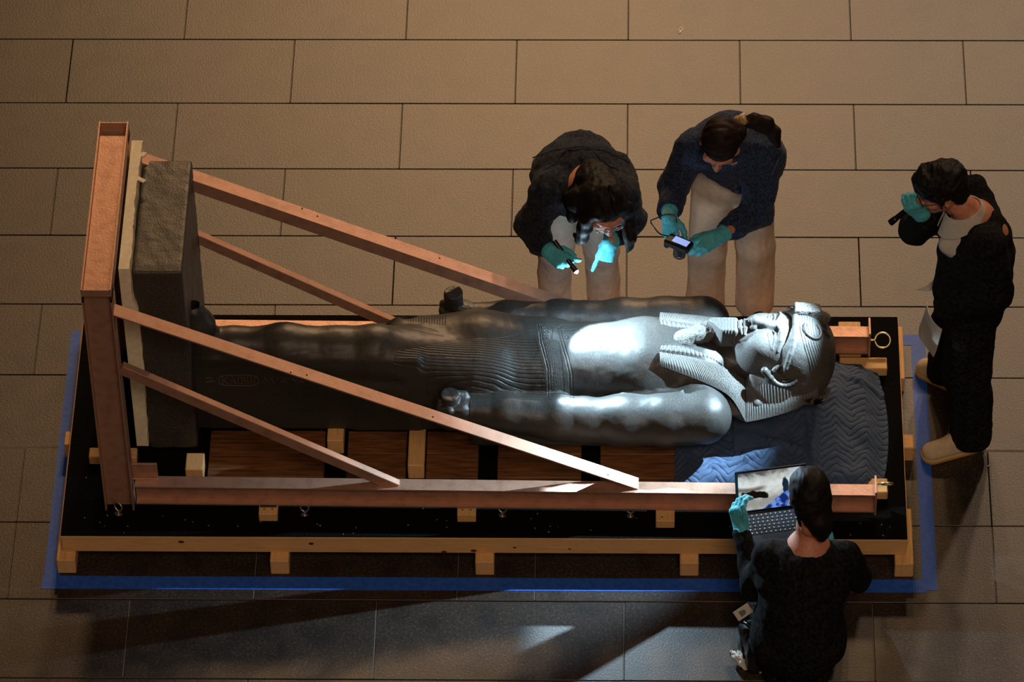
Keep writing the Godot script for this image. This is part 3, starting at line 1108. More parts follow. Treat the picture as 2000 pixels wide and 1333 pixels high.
func foam():
	var fz := noise(6.0, 3, 61)
	var pts := []
	var nz := 46
	var prof := []
	# a slab with a ragged right face: build rings of a section along its border
	var mb := MB.new()
	var zs := []
	for i in nz + 1:
		zs.append(2.195 + (2.978 - 2.195) * i / nz)
	var ys := []
	for j in 31:
		ys.append(0.33 + (1.447 - 0.33) * j / 30.0)
	var right := func(y: float, z: float) -> float:
		var r := -1.566 + 0.006 * fz.get_noise_2d(y * 2.0, z * 2.0) + 0.004 * sin(z * 9.0 + y * 5.0)
		if z > 2.93 and y < 1.25:
			r += 0.010 + 0.012 * sin((y - 0.4) * 3.5)
		if y > 1.36:
			r += 0.003 * fz.get_noise_2d(z * 12.0, y)
		return r
	var rg := []
	for i in zs.size():
		var row := []
		for j in ys.size():
			row.append(Vector3(right.call(ys[j], zs[i]), ys[j], zs[i]))
		rg.append(row)
	mb.sheet(rg)
	var lf := []
	for i in zs.size():
		var row := []
		for j in ys.size():
			row.append(Vector3(-1.611, ys[j], zs[i]))
		lf.append(row)
	mb.sheet(lf)
	# top, bottom and both ends
	for i in zs.size() - 1:
		for e in [ys.size() - 1, 0]:
			mb.quad(lf[i][e], lf[i + 1][e], rg[i + 1][e], rg[i][e], Vector3.UP if e else Vector3.DOWN)
	for j in ys.size() - 1:
		for e in [zs.size() - 1, 0]:
			mb.quad(lf[e][j], lf[e][j + 1], rg[e][j + 1], rg[e][j], Vector3(0, 0, 1 if e else -1))
	# a torn flap
	var fp := MB.new()
	fp.bar(Vector3(-1.572, 1.44, 2.42), Vector3(-1.535, 1.452, 2.455), 0.022, 0.006, 0.002)
	var fq := MB.new()
	fq.bar(Vector3(-1.565, 1.44, 2.275), Vector3(-1.544, 1.445, 2.285), 0.03, 0.01, 0.002)
	var o := thing("foam_sheet", Vector3(-1.58, 0.33, 2.6), "cream foam sheet with a ragged edge squeezed between steel posts and dark base block", "foam sheet")
	obj("sheet", mb, M.foam, o)
	obj("torn_flap", fp, M.foam, o)
	obj("torn_flap", fq, M.foam, o)


# ---------------------------------------------------------------- the statue

const SX0 := -1.36      # the plan that the relief map covers
const SZ0 := 2.10
const SXW := 2.88
const SZW := 1.08
const RW := 2048
const RH := 1024
var relief: PackedByteArray


func put(x: float, z: float, val: int):
	var i := int((x - SX0) / SXW * RW)
	var j := int((z - SZ0) / SZW * RH)
	if i >= 0 and j >= 0 and i < RW and j < RH:
		relief[j * RW + i] = val


# an incised (or raised) line in plan
func groove(pts: Array, w := 0.002, val := 60):
	for k in pts.size() - 1:
		var a: Vector2 = pts[k]
		var b: Vector2 = pts[k + 1]
		var d := a.distance_to(b)
		var steps := int(d / 0.0011) + 1
		var nrm := (b - a).orthogonal().normalized()
		var m := int(ceil(w / 0.0012))
		for i in steps + 1:
			var p := a.lerp(b, float(i) / steps)
			for q in range(-m, m + 1):
				var e := p + nrm * (q * 0.0012 * 0.5)
				put(e.x, e.y, val)


# parallel grooves between the edge a0-a1 and the edge b0-b1; each runs from one edge to the other
func pleats(a0: Vector2, a1: Vector2, b0: Vector2, b1: Vector2, count: int, w := 0.0022, val := 70):
	for i in count + 1:
		var t := float(i) / count
		groove([a0.lerp(a1, t), b0.lerp(b1, t)], w, val)


func paint_relief():
	relief = PackedByteArray()
	relief.resize(RW * RH)
	relief.fill(160)
	# pleats of the kilt, fanning down the near side
	for i in 21:
		var t := i / 20.0
		var zb := 2.705 + 0.205 * t
		var ze := 2.690 + 0.228 * t
		var xe := 0.148 + 0.065 * t
		var xs: float = lerpf(-0.20, -0.47, minf(1.0, t * 2.2)) + 0.02 * sin(t * 5.0)
		groove([Vector2(xs, zb + 0.004), Vector2((xs + xe) * 0.5, (zb + ze) * 0.5 + 0.002), Vector2(xe, ze)], 0.0021, 40)
	# cross pleats of the far hem
	for i in 17:
		var x := -0.445 + i * 0.0118
		groove([Vector2(x, 2.44 + 0.012 * sin(i * 0.4)), Vector2(x + 0.004, 2.575 + 0.003 * i)], 0.0024, 50)
	# apron edge and hem
	groove([Vector2(-0.45, 2.60), Vector2(-0.36, 2.625), Vector2(-0.28, 2.665)], 0.004, 20)
	groove([Vector2(-0.25, 2.725), Vector2(-0.05, 2.70), Vector2(0.155, 2.642)], 0.003, 90)
	# belt: double borders and a zigzag field
	for s in [[0.0, 20], [0.010, 40], [0.084, 40], [0.096, 20]]:
		groove([Vector2(0.155 + s[0], 2.60), Vector2(0.168 + s[0] * 1.1, 2.70), Vector2(0.20 + s[0] * 1.12, 2.80), Vector2(0.205 + s[0] * 1.15, 2.90)], 0.003, s[1])
	for i in 44:
		var z := 2.685 + i * 0.0048
		var f := clampf((z - 2.6) / 0.3, 0, 1)
		var x0 := 0.168 + 0.045 * f
		var zz := []
		for k in 15:
			zz.append(Vector2(x0 + k * 0.0050, z + (0.0024 if k % 2 else -0.0024)))
		groove(zz, 0.0012, 70)
	# cartouche on the buckle
	for r in [[0.047, 0.024], [0.042, 0.020]]:
		var ov := []
		for i in 41:
			var a := TAU * i / 40.0
			var p := Vector2(cos(a), sin(a))
			ov.append(Vector2(0.19, 2.645) + Vector2(signf(p.x) * pow(absf(p.x), 0.55) * r[1] * 1.2, signf(p.y) * pow(absf(p.y), 0.55) * r[0]))
		groove(ov, 0.002, 60)
	for g in [[Vector2(0.185, 2.615), Vector2(0.198, 2.615)], [Vector2(0.178, 2.628), Vector2(0.190, 2.622), Vector2(0.203, 2.630)], [Vector2(0.180, 2.64), Vector2(0.180, 2.655)], [Vector2(0.192, 2.638), Vector2(0.202, 2.648), Vector2(0.192, 2.658), Vector2(0.185, 2.648), Vector2(0.192, 2.638)], [Vector2(0.178, 2.668), Vector2(0.203, 2.668)], [Vector2(0.180, 2.676), Vector2(0.200, 2.680)]]:
		groove(g, 0.002, 70)
	# the ties above the belt, navel and the waist's faint line
	groove([Vector2(0.235, 2.625), Vector2(0.262, 2.575), Vector2(0.30, 2.565), Vector2(0.335, 2.59)], 0.002, 70)
	groove([Vector2(0.235, 2.625), Vector2(0.275, 2.61), Vector2(0.335, 2.59)], 0.002, 70)
	groove([Vector2(0.335, 2.585), Vector2(0.34, 2.66), Vector2(0.337, 2.72)], 0.0016, 90)
	for i in 16:
		var a := TAU * i / 16.0
		put(0.283 + cos(a) * 0.009, 2.655 + sin(a) * 0.011, 30)
	for i in 15:
		var a := TAU * i / 15.0
		groove([Vector2(0.283, 2.655), Vector2(0.283 + cos(a) * 0.006, 2.655 + sin(a) * 0.007)], 0.002, 20)
	# cracks and scratches
	groove([Vector2(-0.46, 2.66), Vector2(-0.36, 2.675), Vector2(-0.26, 2.695)], 0.003, 10)
	for i in 40:
		var p := Vector2(rng.randf_range(0.0, 1.0), rng.randf_range(2.25, 3.0))
		groove([p, p + Vector2(rng.randf_range(-0.02, 0.02), rng.randf_range(-0.012, 0.012))], 0.001, 125)
	var im := Image.create_from_data(RW, RH, false, Image.FORMAT_L8, relief)
	return ImageTexture.create_from_image(im)


func statue():
	var rt: Texture2D = paint_relief()
	var g := StandardMaterial3D.new()
	g.heightmap_enabled = true
	g.heightmap_texture = rt
	g.heightmap_scale = 0.5
	g.uv1_scale = Vector3(1.0 / SXW, 1.0 / SZW, 1)
	g.uv1_offset = Vector3(-SX0 / SXW, -SZ0 / SZW, 0)
	g.roughness = 0.48
	g.metallic_specular = 0.5
	g.detail_enabled = true
	g.detail_albedo = M.granite_tex
	g.detail_blend_mode = BaseMaterial3D.BLEND_MODE_MIX
	g.detail_uv_layer = BaseMaterial3D.DETAIL_UV_2
	g.uv2_triplanar = true
	g.uv2_world_triplanar = true
	g.uv2_scale = Vector3.ONE * 1.7
	g.albedo_color = Color(0.22, 0.22, 0.205)
	M.carved = g
	var o := thing("pharaoh_statue", Vector3(0, 0.285, ZC), "colossal dark granite statue of a pharaoh lying on its back, head on a blue blanket", "statue")
	statue_base(o)
	var b := statue_body()
	var body := obj("body", b.mesh(), M.carved, o)
	statue_hands(o)
	inscription(body)
	statue_head(o)


func statue_base(o: Node3D):
	var v := Vox.new(Vector3(-1.60, 0.24, 2.22), Vector3(-1.31, 1.45, 3.01), 0.011)
	v.box(Vector3(-1.4515, 0.843, 2.613), Vector3(0.1065, 0.558, 0.342), 0.006, 0.004)
	v.ripple(noise(9.0, 3, 70), 0.0035, Vector3.ONE, 0.05)
	obj("base_block", v.mesh(), M.granite_base, o)
	var w := MB.new()
	w.bar(Vector3(-1.555, 1.13, 2.963), Vector3(-1.530, 1.125, 2.967), 0.012, 0.02, 0.002)
	w.tube([Vector3(-1.553, 1.12, 2.966), Vector3(-1.547, 1.04, 2.966)], 0.003, 6)
	obj("chip", w, M.foam, o)


func statue_body() -> Vox:
	var v := Vox.new(Vector3(-1.46, 0.265, 2.14), Vector3(1.10, 0.985, 3.11), 0.0085)
	var Y := Vector3.UP
	# back pillar and the stone left between leg and pillar
	v.box(Vector3(-0.17, 0.345, ZC), Vector3(1.185, 0.06, 0.17), 0.008, 0.01)
	v.box(Vector3(-0.86, 0.51, 2.742), Vector3(0.50, 0.225, 0.094), 0.012, 0.01)
	v.box(Vector3(-0.30, 0.43, 2.70), Vector3(0.36, 0.145, 0.14), 0.02, 0.03)
	v.box(Vector3(-0.80, 0.40, 2.55), Vector3(0.56, 0.10, 0.10), 0.01, 0.02)
	# striding left leg, foot first
	v.chain([Vector3(-1.335, 0.70, 2.742), Vector3(-1.325, 0.86, 2.742), Vector3(-1.335, 0.945, 2.745)], [0.085, 0.072, 0.050], 0.03)
	v.chain([Vector3(-1.30, 0.735, 2.742), Vector3(-1.17, 0.738, 2.742), Vector3(-0.95, 0.722, 2.738), Vector3(-0.72, 0.706, 2.738), Vector3(-0.56, 0.700, 2.736), Vector3(-0.47, 0.672, 2.73), Vector3(-0.15, 0.58, 2.72)], [0.082, 0.072, 0.097, 0.094, 0.104, 0.102, 0.15], 0.04)
	v.ell(Vector3(-0.535, 0.775, 2.728), Vector3(0.05, 0.028, 0.05), 0.03)
	# right leg
	v.chain([Vector3(-1.335, 0.42, 2.53), Vector3(-1.33, 0.66, 2.53)], [0.085, 0.055], 0.03)
	v.chain([Vector3(-1.28, 0.44, 2.53), Vector3(-0.95, 0.46, 2.53), Vector3(-0.55, 0.50, 2.54), Vector3(-0.15, 0.53, 2.55)], [0.075, 0.10, 0.10, 0.15], 0.04)
	# kilt
	v.chain([Vector3(-0.42, 0.525, ZC), Vector3(-0.10, 0.53, ZC), Vector3(0.17, 0.525, ZC)], [0.195, 0.235, 0.205], 0.03, Y, 0.86)
	v.chain([Vector3(-0.43, 0.615, 2.60), Vector3(-0.10, 0.635, 2.62), Vector3(0.16, 0.645, ZC)], [0.105, 0.10, 0.075], 0.05)
	v.cap(Vector3(-0.40, 0.60, 2.72), Vector3(-0.05, 0.60, 2.74), 0.10, 0.10, 0.05)
	# belt, a raised band
	v.box(Vector3(0.205, 0.525, ZC), Vector3(0.048, 0.196, 0.207), 0.17, 0.006, Basis(Vector3.UP, 0.10))
	# waist, chest, breast, shoulders
	v.chain([Vector3(0.20, 0.525, ZC), Vector3(0.40, 0.515, ZC), Vector3(0.62, 0.505, ZC), Vector3(0.84, 0.49, ZC)], [0.195, 0.182, 0.215, 0.21], 0.04, Y, 0.90)
	v.ell(Vector3(0.655, 0.585, 2.585), Vector3(0.14, 0.100, 0.085), 0.05)
	v.ell(Vector3(0.655, 0.585, 2.695), Vector3(0.14, 0.100, 0.085), 0.05)
	v.cap(Vector3(0.87, 0.475, 2.42), Vector3(0.87, 0.475, 2.86), 0.115, 0.115, 0.05)
	# arms, with the stone that joins them to the flanks
	for s: float in [-1.0, 1.0]:
		var z := func(d: float) -> float: return ZC + s * d
		v.box(Vector3(0.36, 0.40, ZC + s * 0.225), Vector3(0.50, 0.09, 0.10), 0.03, 0.03)
		v.chain([Vector3(0.885, 0.475, ZC + s * 0.285), Vector3(0.72, 0.468, ZC + s * 0.293), Vector3(0.53, 0.463, ZC + s * 0.295), Vector3(0.37, 0.462, ZC + s * 0.295)], [0.122, 0.114, 0.110, 0.094], 0.03)
		v.chain([Vector3(0.37, 0.462, ZC + s * 0.295), Vector3(0.25, 0.475, ZC + s * 0.292), Vector3(0.02, 0.50, ZC + s * 0.287), Vector3(-0.13, 0.515, ZC + s * 0.285)], [0.094, 0.096, 0.080, 0.062], 0.03)
		v.ell(Vector3(0.345, 0.50, ZC + s * 0.29), Vector3(0.07, 0.06, 0.07), 0.03)
	# neck stump
	v.cap(Vector3(0.82, 0.50, ZC), Vector3(1.07, 0.545, ZC), 0.13, 0.115, 0.03)
	# the broken patch low on the near shoulder, and chips
	v.ell(Vector3(0.83, 0.385, 3.075), Vector3(0.15, 0.055, 0.065), 0.008, Basis(Vector3.UP, 0.05), true)
	v.ell(Vector3(-0.42, 0.70, 2.50), Vector3(0.05, 0.04, 0.06), 0.008, Basis(), true)
	v.ripple(noise(14.0, 2, 71), 0.0016, Vector3.ONE, 0.05)
	return v


func statue_hands(o: Node3D):
	# clenched fists on the short rods they hold
	for s: float in [-1.0, 1.0]:
		var z := ZC + s * 0.285
		var v := Vox.new(Vector3(-0.36, 0.40, z - 0.13), Vector3(-0.08, 0.72, z + 0.13), 0.005)
		v.box(Vector3(-0.205, 0.515, z), Vector3(0.062, 0.064, 0.058), 0.03, 0.01)
		# four fingers folded across the front and the thumb over them
		for k in 4:
			var y := 0.470 + 0.031 * k
			v.chain([Vector3(-0.225, y, z + s * 0.052), Vector3(-0.272, y, z + s * 0.030), Vector3(-0.275, y, z - s * 0.018), Vector3(-0.24, y, z - s * 0.036)], [0.0165, 0.0165, 0.016, 0.014], 0.006)
		v.chain([Vector3(-0.165, 0.575, z - s * 0.03), Vector3(-0.215, 0.592, z - s * 0.022), Vector3(-0.268, 0.585, z + s * 0.012)], [0.022, 0.019, 0.016], 0.008)
		v.cap(Vector3(-0.05, 0.515, z), Vector3(-0.18, 0.52, z), 0.055, 0.055, 0.02)
		# rod
		var top := 0.668 if s < 0.0 else 0.618
		v.cap(Vector3(-0.225, 0.44, z), Vector3(-0.225, top, z), 0.042, 0.042, 0.004)
		v.cut(Vector3(0, top, 0), Vector3(0.0, 1, 0.0), 0.004)
		v.ripple(noise(20.0, 2, 72), 0.003, Vector3.ONE, 0.04)
		obj("fist", v.mesh(), M.granite, o)


func inscription(body: Node3D):
	# thin cut signs on the slab beside the leg, in a ring, and faint rows
	var z := 2.8372
	var mb := MB.new()
	var P := func(x: float, y: float) -> Vector3: return Vector3(x, y, z)
	var ring := []
	for i in 30:
		var a := TAU * i / 30.0
		ring.append(Vector3(-1.155 + 0.088 * signf(cos(a)) * pow(absf(cos(a)), 0.5), 0.605 + 0.034 * signf(sin(a)) * pow(absf(sin(a)), 0.7), z))
	mb.tube(ring, 0.0016, 5, true)
	var gl := [
		[Vector2(-1.225, 0.58), Vector2(-1.225, 0.63)], [Vector2(-1.222, 0.605), Vector2(-1.20, 0.628)], [Vector2(-1.222, 0.605), Vector2(-1.20, 0.582)],
		[Vector2(-1.19, 0.582), Vector2(-1.18, 0.628), Vector2(-1.168, 0.582)], [Vector2(-1.158, 0.585), Vector2(-1.158, 0.625), Vector2(-1.14, 0.625), Vector2(-1.14, 0.585), Vector2(-1.158, 0.585)],
		[Vector2(-1.128, 0.628), Vector2(-1.128, 0.582)], [Vector2(-1.115, 0.628), Vector2(-1.115, 0.590), Vector2(-1.098, 0.590), Vector2(-1.098, 0.628)], [Vector2(-1.085, 0.585), Vector2(-1.085, 0.625)],
		[Vector2(-1.05, 0.59), Vector2(-1.04, 0.622), Vector2(-1.025, 0.60)], [Vector2(-1.01, 0.62), Vector2(-1.00, 0.59)], [Vector2(-0.97, 0.60), Vector2(-0.955, 0.618), Vector2(-0.945, 0.595), Vector2(-0.97, 0.60)],
		[Vector2(-0.92, 0.62), Vector2(-0.905, 0.60)], [Vector2(-0.89, 0.60), Vector2(-0.87, 0.60)], [Vector2(-1.30, 0.595), Vector2(-1.26, 0.60)], [Vector2(-1.30, 0.62), Vector2(-1.27, 0.62)],
	]
	for q in gl:
		var pts := []
		for p in q:
			pts.append(P.call(p.x, p.y))
		mb.tube(pts, 0.0016, 5)
	var i := obj("carved_inscription", mb, M.engraved, body)
	i.set_meta("kind", "stuff")


func statue_head(o: Node3D):
	var Y := Vector3.UP
	var up := Vector3(0, 0.038, 0)
	# ---- face
	var v := Vox.new(Vector3(0.98, 0.42, 2.42), Vector3(1.36, 0.85, 2.86), 0.0042)
	v.ell(Vector3(1.20, 0.575, ZC) + up, Vector3(0.175, 0.155, 0.142), 0.02)
	v.ell(Vector3(1.225, 0.590, ZC), Vector3(0.105, 0.182, 0.150), 0.03)
	v.ell(Vector3(1.105, 0.580, ZC) + up, Vector3(0.105, 0.132, 0.118), 0.04)
	v.ell(Vector3(1.045, 0.660, ZC) + up, Vector3(0.045, 0.048, 0.058), 0.03)
	v.box(Vector3(1.12, 0.50, ZC), Vector3(0.08, 0.07, 0.10), 0.05, 0.03)
	for s: float in [-1.0, 1.0]:
		v.ell(Vector3(1.135, 0.660, ZC + s * 0.062) + up, Vector3(0.06, 0.047, 0.050), 0.03)
		# sockets, eyes with rims, brows
		v.ell(Vector3(1.180, 0.732, ZC + s * 0.056) + up, Vector3(0.028, 0.024, 0.038), 0.012, Basis(), true)
		v.ell(Vector3(1.180, 0.688, ZC + s * 0.055) + up, Vector3(0.016, 0.027, 0.037), 0.004)
		v.chain([Vector3(1.181, 0.711, ZC + s * 0.021) + up, Vector3(1.1955, 0.717, ZC + s * 0.045) + up, Vector3(1.193, 0.711, ZC + s * 0.072) + up, Vector3(1.184, 0.682, ZC + s * 0.108) + up], [0.004, 0.0056, 0.0056, 0.004], 0.003)
		v.chain([Vector3(1.179, 0.711, ZC + s * 0.021) + up, Vector3(1.166, 0.714, ZC + s * 0.048) + up, Vector3(1.170, 0.707, ZC + s * 0.076) + up, Vector3(1.180, 0.684, ZC + s * 0.106) + up], [0.0035, 0.0046, 0.0046, 0.0035], 0.003)
		v.chain([Vector3(1.207, 0.735, ZC + s * 0.018) + up, Vector3(1.221, 0.730, ZC + s * 0.050) + up, Vector3(1.218, 0.712, ZC + s * 0.084) + up, Vector3(1.207, 0.676, ZC + s * 0.116) + up], [0.0066, 0.0075, 0.0070, 0.005], 0.004)
		# nostril wing
		v.ell(Vector3(1.099, 0.730, ZC + s * 0.021) + up, Vector3(0.017, 0.016, 0.013), 0.008)
		# mouth corner dimple
		v.ell(Vector3(1.056, 0.714, ZC + s * 0.050) + up, Vector3(0.008, 0.012, 0.007), 0.006, Basis(), true)
	# nose
	v.chain([Vector3(1.198, 0.716, ZC) + up, Vector3(1.150, 0.738, ZC) + up, Vector3(1.110, 0.756, ZC) + up], [0.017, 0.0185, 0.0215], 0.014)
	v.ell(Vector3(1.101, 0.754, ZC) + up, Vector3(0.014, 0.020, 0.020), 0.008)
	for s: float in [-1.0, 1.0]:
		v.ell(Vector3(1.085, 0.738, ZC + s * 0.0125) + up, Vector3(0.011, 0.012, 0.0075), 0.003, Basis(), true)
	# lips
	v.chain([Vector3(1.063, 0.710, ZC - 0.046) + up, Vector3(1.067, 0.727, ZC - 0.018) + up, Vector3(1.065, 0.728, ZC) + up, Vector3(1.067, 0.727, ZC + 0.018) + up, Vector3(1.063, 0.710, ZC + 0.046) + up], [0.006, 0.0105, 0.0098, 0.0105, 0.006], 0.004)
	v.chain([Vector3(1.049, 0.709, ZC - 0.042) + up, Vector3(1.044, 0.722, ZC - 0.016) + up, Vector3(1.044, 0.722, ZC + 0.016) + up, Vector3(1.049, 0.709, ZC + 0.042) + up], [0.006, 0.0115, 0.0115, 0.006], 0.004)
	for z in [-0.030, 0.0, 0.030]:
		v.cap(Vector3(1.0562, 0.737, ZC + z - 0.015) + up, Vector3(1.0562, 0.737, ZC + z + 0.015) + up, 0.0052, 0.0052, 0.002, Vector3.ZERO, 1.0, true)
	# chin strap line and scratches on the cheek
	v.cap(Vector3(1.020, 0.70, ZC + 0.02) + up, Vector3(1.022, 0.64, ZC + 0.075) + up, 0.0035, 0.0035, 0.003, Vector3.ZERO, 1.0, true)
	obj("face", v.mesh(), M.granite_matte, o)
	# ---- ears
	for s: float in [-1.0, 1.0]:
		var z := ZC + s * 0.168
		var e := Vox.new(Vector3(1.08, 0.52, z - 0.065), Vector3(1.34, 0.76, z + 0.065), 0.004)
		var tilt := Basis(Vector3.RIGHT, -s * 0.62)
		var at := func(x: float, y: float, w: float) -> Vector3: return Vector3(x, 0.618, z) + tilt * Vector3(0, y, w * s)
		e.ell(at.call(1.225, -0.005, -0.016), Vector3(0.075, 0.050, 0.014), 0.006, tilt)
		var rim := []
		var rr := []
		for i in 17:
			var a := -2.5 + 5.2 * i / 16.0
			rim.append(at.call(1.238 + cos(a) * 0.056, sin(a) * 0.046, 0.006))
			rr.append(0.0105)
		e.chain(rim, rr, 0.003)
		var inner := []
		var ir := []
		for i in 13:
			var a := -1.9 + 4.4 * i / 12.0
			inner.append(at.call(1.240 + cos(a) * 0.032, sin(a) * 0.026, 0.003))
			ir.append(0.0065)
		e.chain(inner, ir, 0.003)
		e.chain([at.call(1.205, -0.036, 0.0), at.call(1.175, -0.010, 0.002), at.call(1.150, 0.022, 0.006)], [0.011, 0.015, 0.018], 0.006)
		e.ell(at.call(1.238, 0.0, 0.012), Vector3(0.014, 0.011, 0.012), 0.004, tilt, true)
		obj("ear", e.mesh(), M.granite, o)
	# ---- headcloth: hood and the two wings
	var n := Vox.new(Vector3(1.02, 0.33, 2.33), Vector3(1.50, 0.86, 2.95), 0.0058)
	n.ell(HOOD, HOODR, 0.02)
	n.ell(Vector3(1.245, 0.530, ZC), Vector3(0.17, 0.160, 0.172), 0.03)
	n.ell(Vector3(1.315, 0.520, ZC), Vector3(0.135, 0.150, 0.205), 0.03)
	for s: float in [-1.0, 1.0]:
		n.box(Vector3(1.225, 0.500, ZC + s * 0.13), Vector3(0.150, 0.050, 0.085), 0.03, 0.03, Basis(Vector3.UP, s * 0.22) * Basis(Vector3.RIGHT, s * 0.55))
	n.box(Vector3(1.18, 0.45, ZC), Vector3(0.13, 0.07, 0.17), 0.05, 0.03)
	# front open round the face
	n.ell(Vector3(1.115, 0.70, ZC), Vector3(0.172, 0.20, 0.142), 0.006, Basis(), true)
	# brow band
	var band := []
	var bw := []
	for i in 17:
		var a := -1.35 + 2.7 * i / 16.0
		var x := 1.283 - 0.05 * pow(absf(sin(a)), 3.0)
		var q := sqrt(maxf(0.05, 1.0 - pow((x - HOOD.x) / HOODR.x, 2.0)))
		band.append(Vector3(x, HOOD.y + (HOODR.y * q - 0.004) * cos(a), HOOD.z + (HOODR.z * q - 0.004) * sin(a)))
		bw.append(0.0115)
	n.chain(band, bw, 0.003)
	n.ripple(noise(16.0, 2, 73), 0.0015, Vector3.ONE, 0.05)
	var hood := obj("nemes_hood", n.mesh(), M.granite_matte, o)
	# fine raised stripes round the hood
	for k in 12:
		var st := []
		for i in 33:
			var a := -1.45 + 2.9 * i / 32.0
			var x := minf(1.302 + 0.0115 * k + 0.06 * pow(absf(sin(a)), 2.2), 1.455)
			var q := sqrt(maxf(0.02, 1.0 - pow((x - HOOD.x) / HOODR.x, 2.0)))
			st.append(Vector3(x, HOOD.y + (HOODR.y * q + 0.0004) * cos(a), HOOD.z + (HOODR.z * q + 0.0004) * sin(a)))
		var sm := MB.new()
		sm.tube(st, 0.0022, 6)
		obj("stripe", sm, M.granite_matte, hood)
	for s: float in [-1.0, 1.0]:
		var side := func(p: Vector3) -> Vector3: return Vector3(p.x, p.y, ZC + s * (p.z - ZC))
		# striped front of the wing
		obj("nemes_wing", ribbed([Vector3(1.066, 0.552, 2.760), Vector3(1.150, 0.565, 2.775), Vector3(1.270, 0.560, 2.790), Vector3(1.375, 0.548, 2.800)], [Vector3(1.072, 0.452, 2.925), Vector3(1.160, 0.468, 2.915), Vector3(1.280, 0.495, 2.890), Vector3(1.390, 0.528, 2.838)], side, 27, 0.0022, 0.085), M.granite_matte, o)
		# lappet on the chest and the ribbed collar band beside it
		obj("lappet", ribbed([Vector3(0.690, 0.694, 2.735), Vector3(0.830, 0.668, 2.735), Vector3(0.960, 0.622, 2.742), Vector3(1.064, 0.552, 2.762)], [Vector3(0.694, 0.676, 2.800), Vector3(0.880, 0.616, 2.838), Vector3(1.000, 0.556, 2.872), Vector3(1.070, 0.452, 2.925)], side, 46, 0.0016, 0.07), M.granite_matte, o)
		obj("collar_band", ribbed([Vector3(0.700, 0.688, 2.690), Vector3(0.800, 0.676, 2.690), Vector3(0.900, 0.646, 2.712), Vector3(0.965, 0.612, 2.738)], [Vector3(0.690, 0.690, 2.737), Vector3(0.800, 0.672, 2.738), Vector3(0.900, 0.640, 2.740), Vector3(0.968, 0.610, 2.746)], side, 17, 0.0022, 0.05), M.granite_matte, o)
	# ---- false beard: ribbed, with the strut behind it, broken off half way
	var d := Vox.new(Vector3(0.82, 0.56, 2.55), Vector3(1.06, 0.82, 2.73), 0.004)
	d.box(Vector3(0.97, 0.712, ZC - 0.003), Vector3(0.066, 0.056, 0.047), 0.018, 0.004)
	d.box(Vector3(0.97, 0.650, ZC), Vector3(0.066, 0.05, 0.030), 0.01, 0.01)
	for k in 8:
		var x := 0.917 + 0.0135 * k
		d.cap(Vector3(x, 0.772, ZC - 0.05), Vector3(x, 0.772, ZC + 0.04), 0.0056, 0.0056, 0.003, Vector3.ZERO, 1.0, true)
		d.cap(Vector3(x, 0.772, ZC + 0.04), Vector3(x, 0.69, ZC + 0.047), 0.0050, 0.003, 0.003, Vector3.ZERO, 1.0, true)
	d.cut(Vector3(0.925, 0.72, ZC), Vector3(-0.75, 0.1, 0.62).normalized(), 0.004)
	obj("false_beard", d.mesh(), M.granite_matte, o)
	# rough scar that climbs the chest to the broken end
	var sc := Vox.new(Vector3(0.66, 0.60, 2.54), Vector3(0.97, 0.80, 2.75), 0.005)
	sc.chain([Vector3(0.715, 0.655, 2.652), Vector3(0.80, 0.672, 2.640), Vector3(0.880, 0.695, 2.625), Vector3(0.925, 0.712, 2.612)], [0.028, 0.040, 0.044, 0.040], 0.02, Y, 0.8)
	sc.ripple(noise(22.0, 3, 75), 0.006, Vector3.ONE, 0.03)
	obj("broken_patch", sc.mesh(), M.granite_rough, o)
	# ---- cobra on the brow: coil and broken body
	var u := Vox.new(Vector3(1.24, 0.66, 2.50), Vector3(1.48, 0.88, 2.70), 0.0045)
	u.box(Vector3(1.335, 0.782, 2.583), Vector3(0.060, 0.034, 0.034), 0.012, 0.006, Basis(Vector3(0, 0, 1), -0.10))
	u.ell(Vector3(1.405, 0.752, 2.590), Vector3(0.034, 0.034, 0.032), 0.02)
	u.cut(Vector3(1.34, 0.78, 2.612), Vector3(0.05, 0.15, 1.0).normalized(), 0.004)
	u.ripple(noise(24.0, 3, 76), 0.0045, Vector3.ONE, 0.03)
	obj("broken_cobra", u.mesh(), M.granite_rough, o)
	var co := MB.new()
	var pts := []
	for i in 26:
		var a := -0.9 + 4.6 * i / 25.0
		var px := 1.358 + 0.036 * cos(a)
		var pz := 2.682 + 0.036 * sin(a)
		pts.append(Vector3(px, skull_y(px, pz), pz))
	pts.reverse()
	for i in 8:
		var t := (i + 1) / 8.0
		var px := 1.380 + 0.05 * t
		var pz := 2.654 + 0.012 * t
		pts.append(Vector3(px, skull_y(px, pz), pz))
	co.tube(pts, 0.0095, 8)
	obj("cobra_coil", co, M.granite, o)


const HOOD := Vector3(1.300, 0.585, 2.640)
const HOODR := Vector3(0.166, 0.212, 0.188)


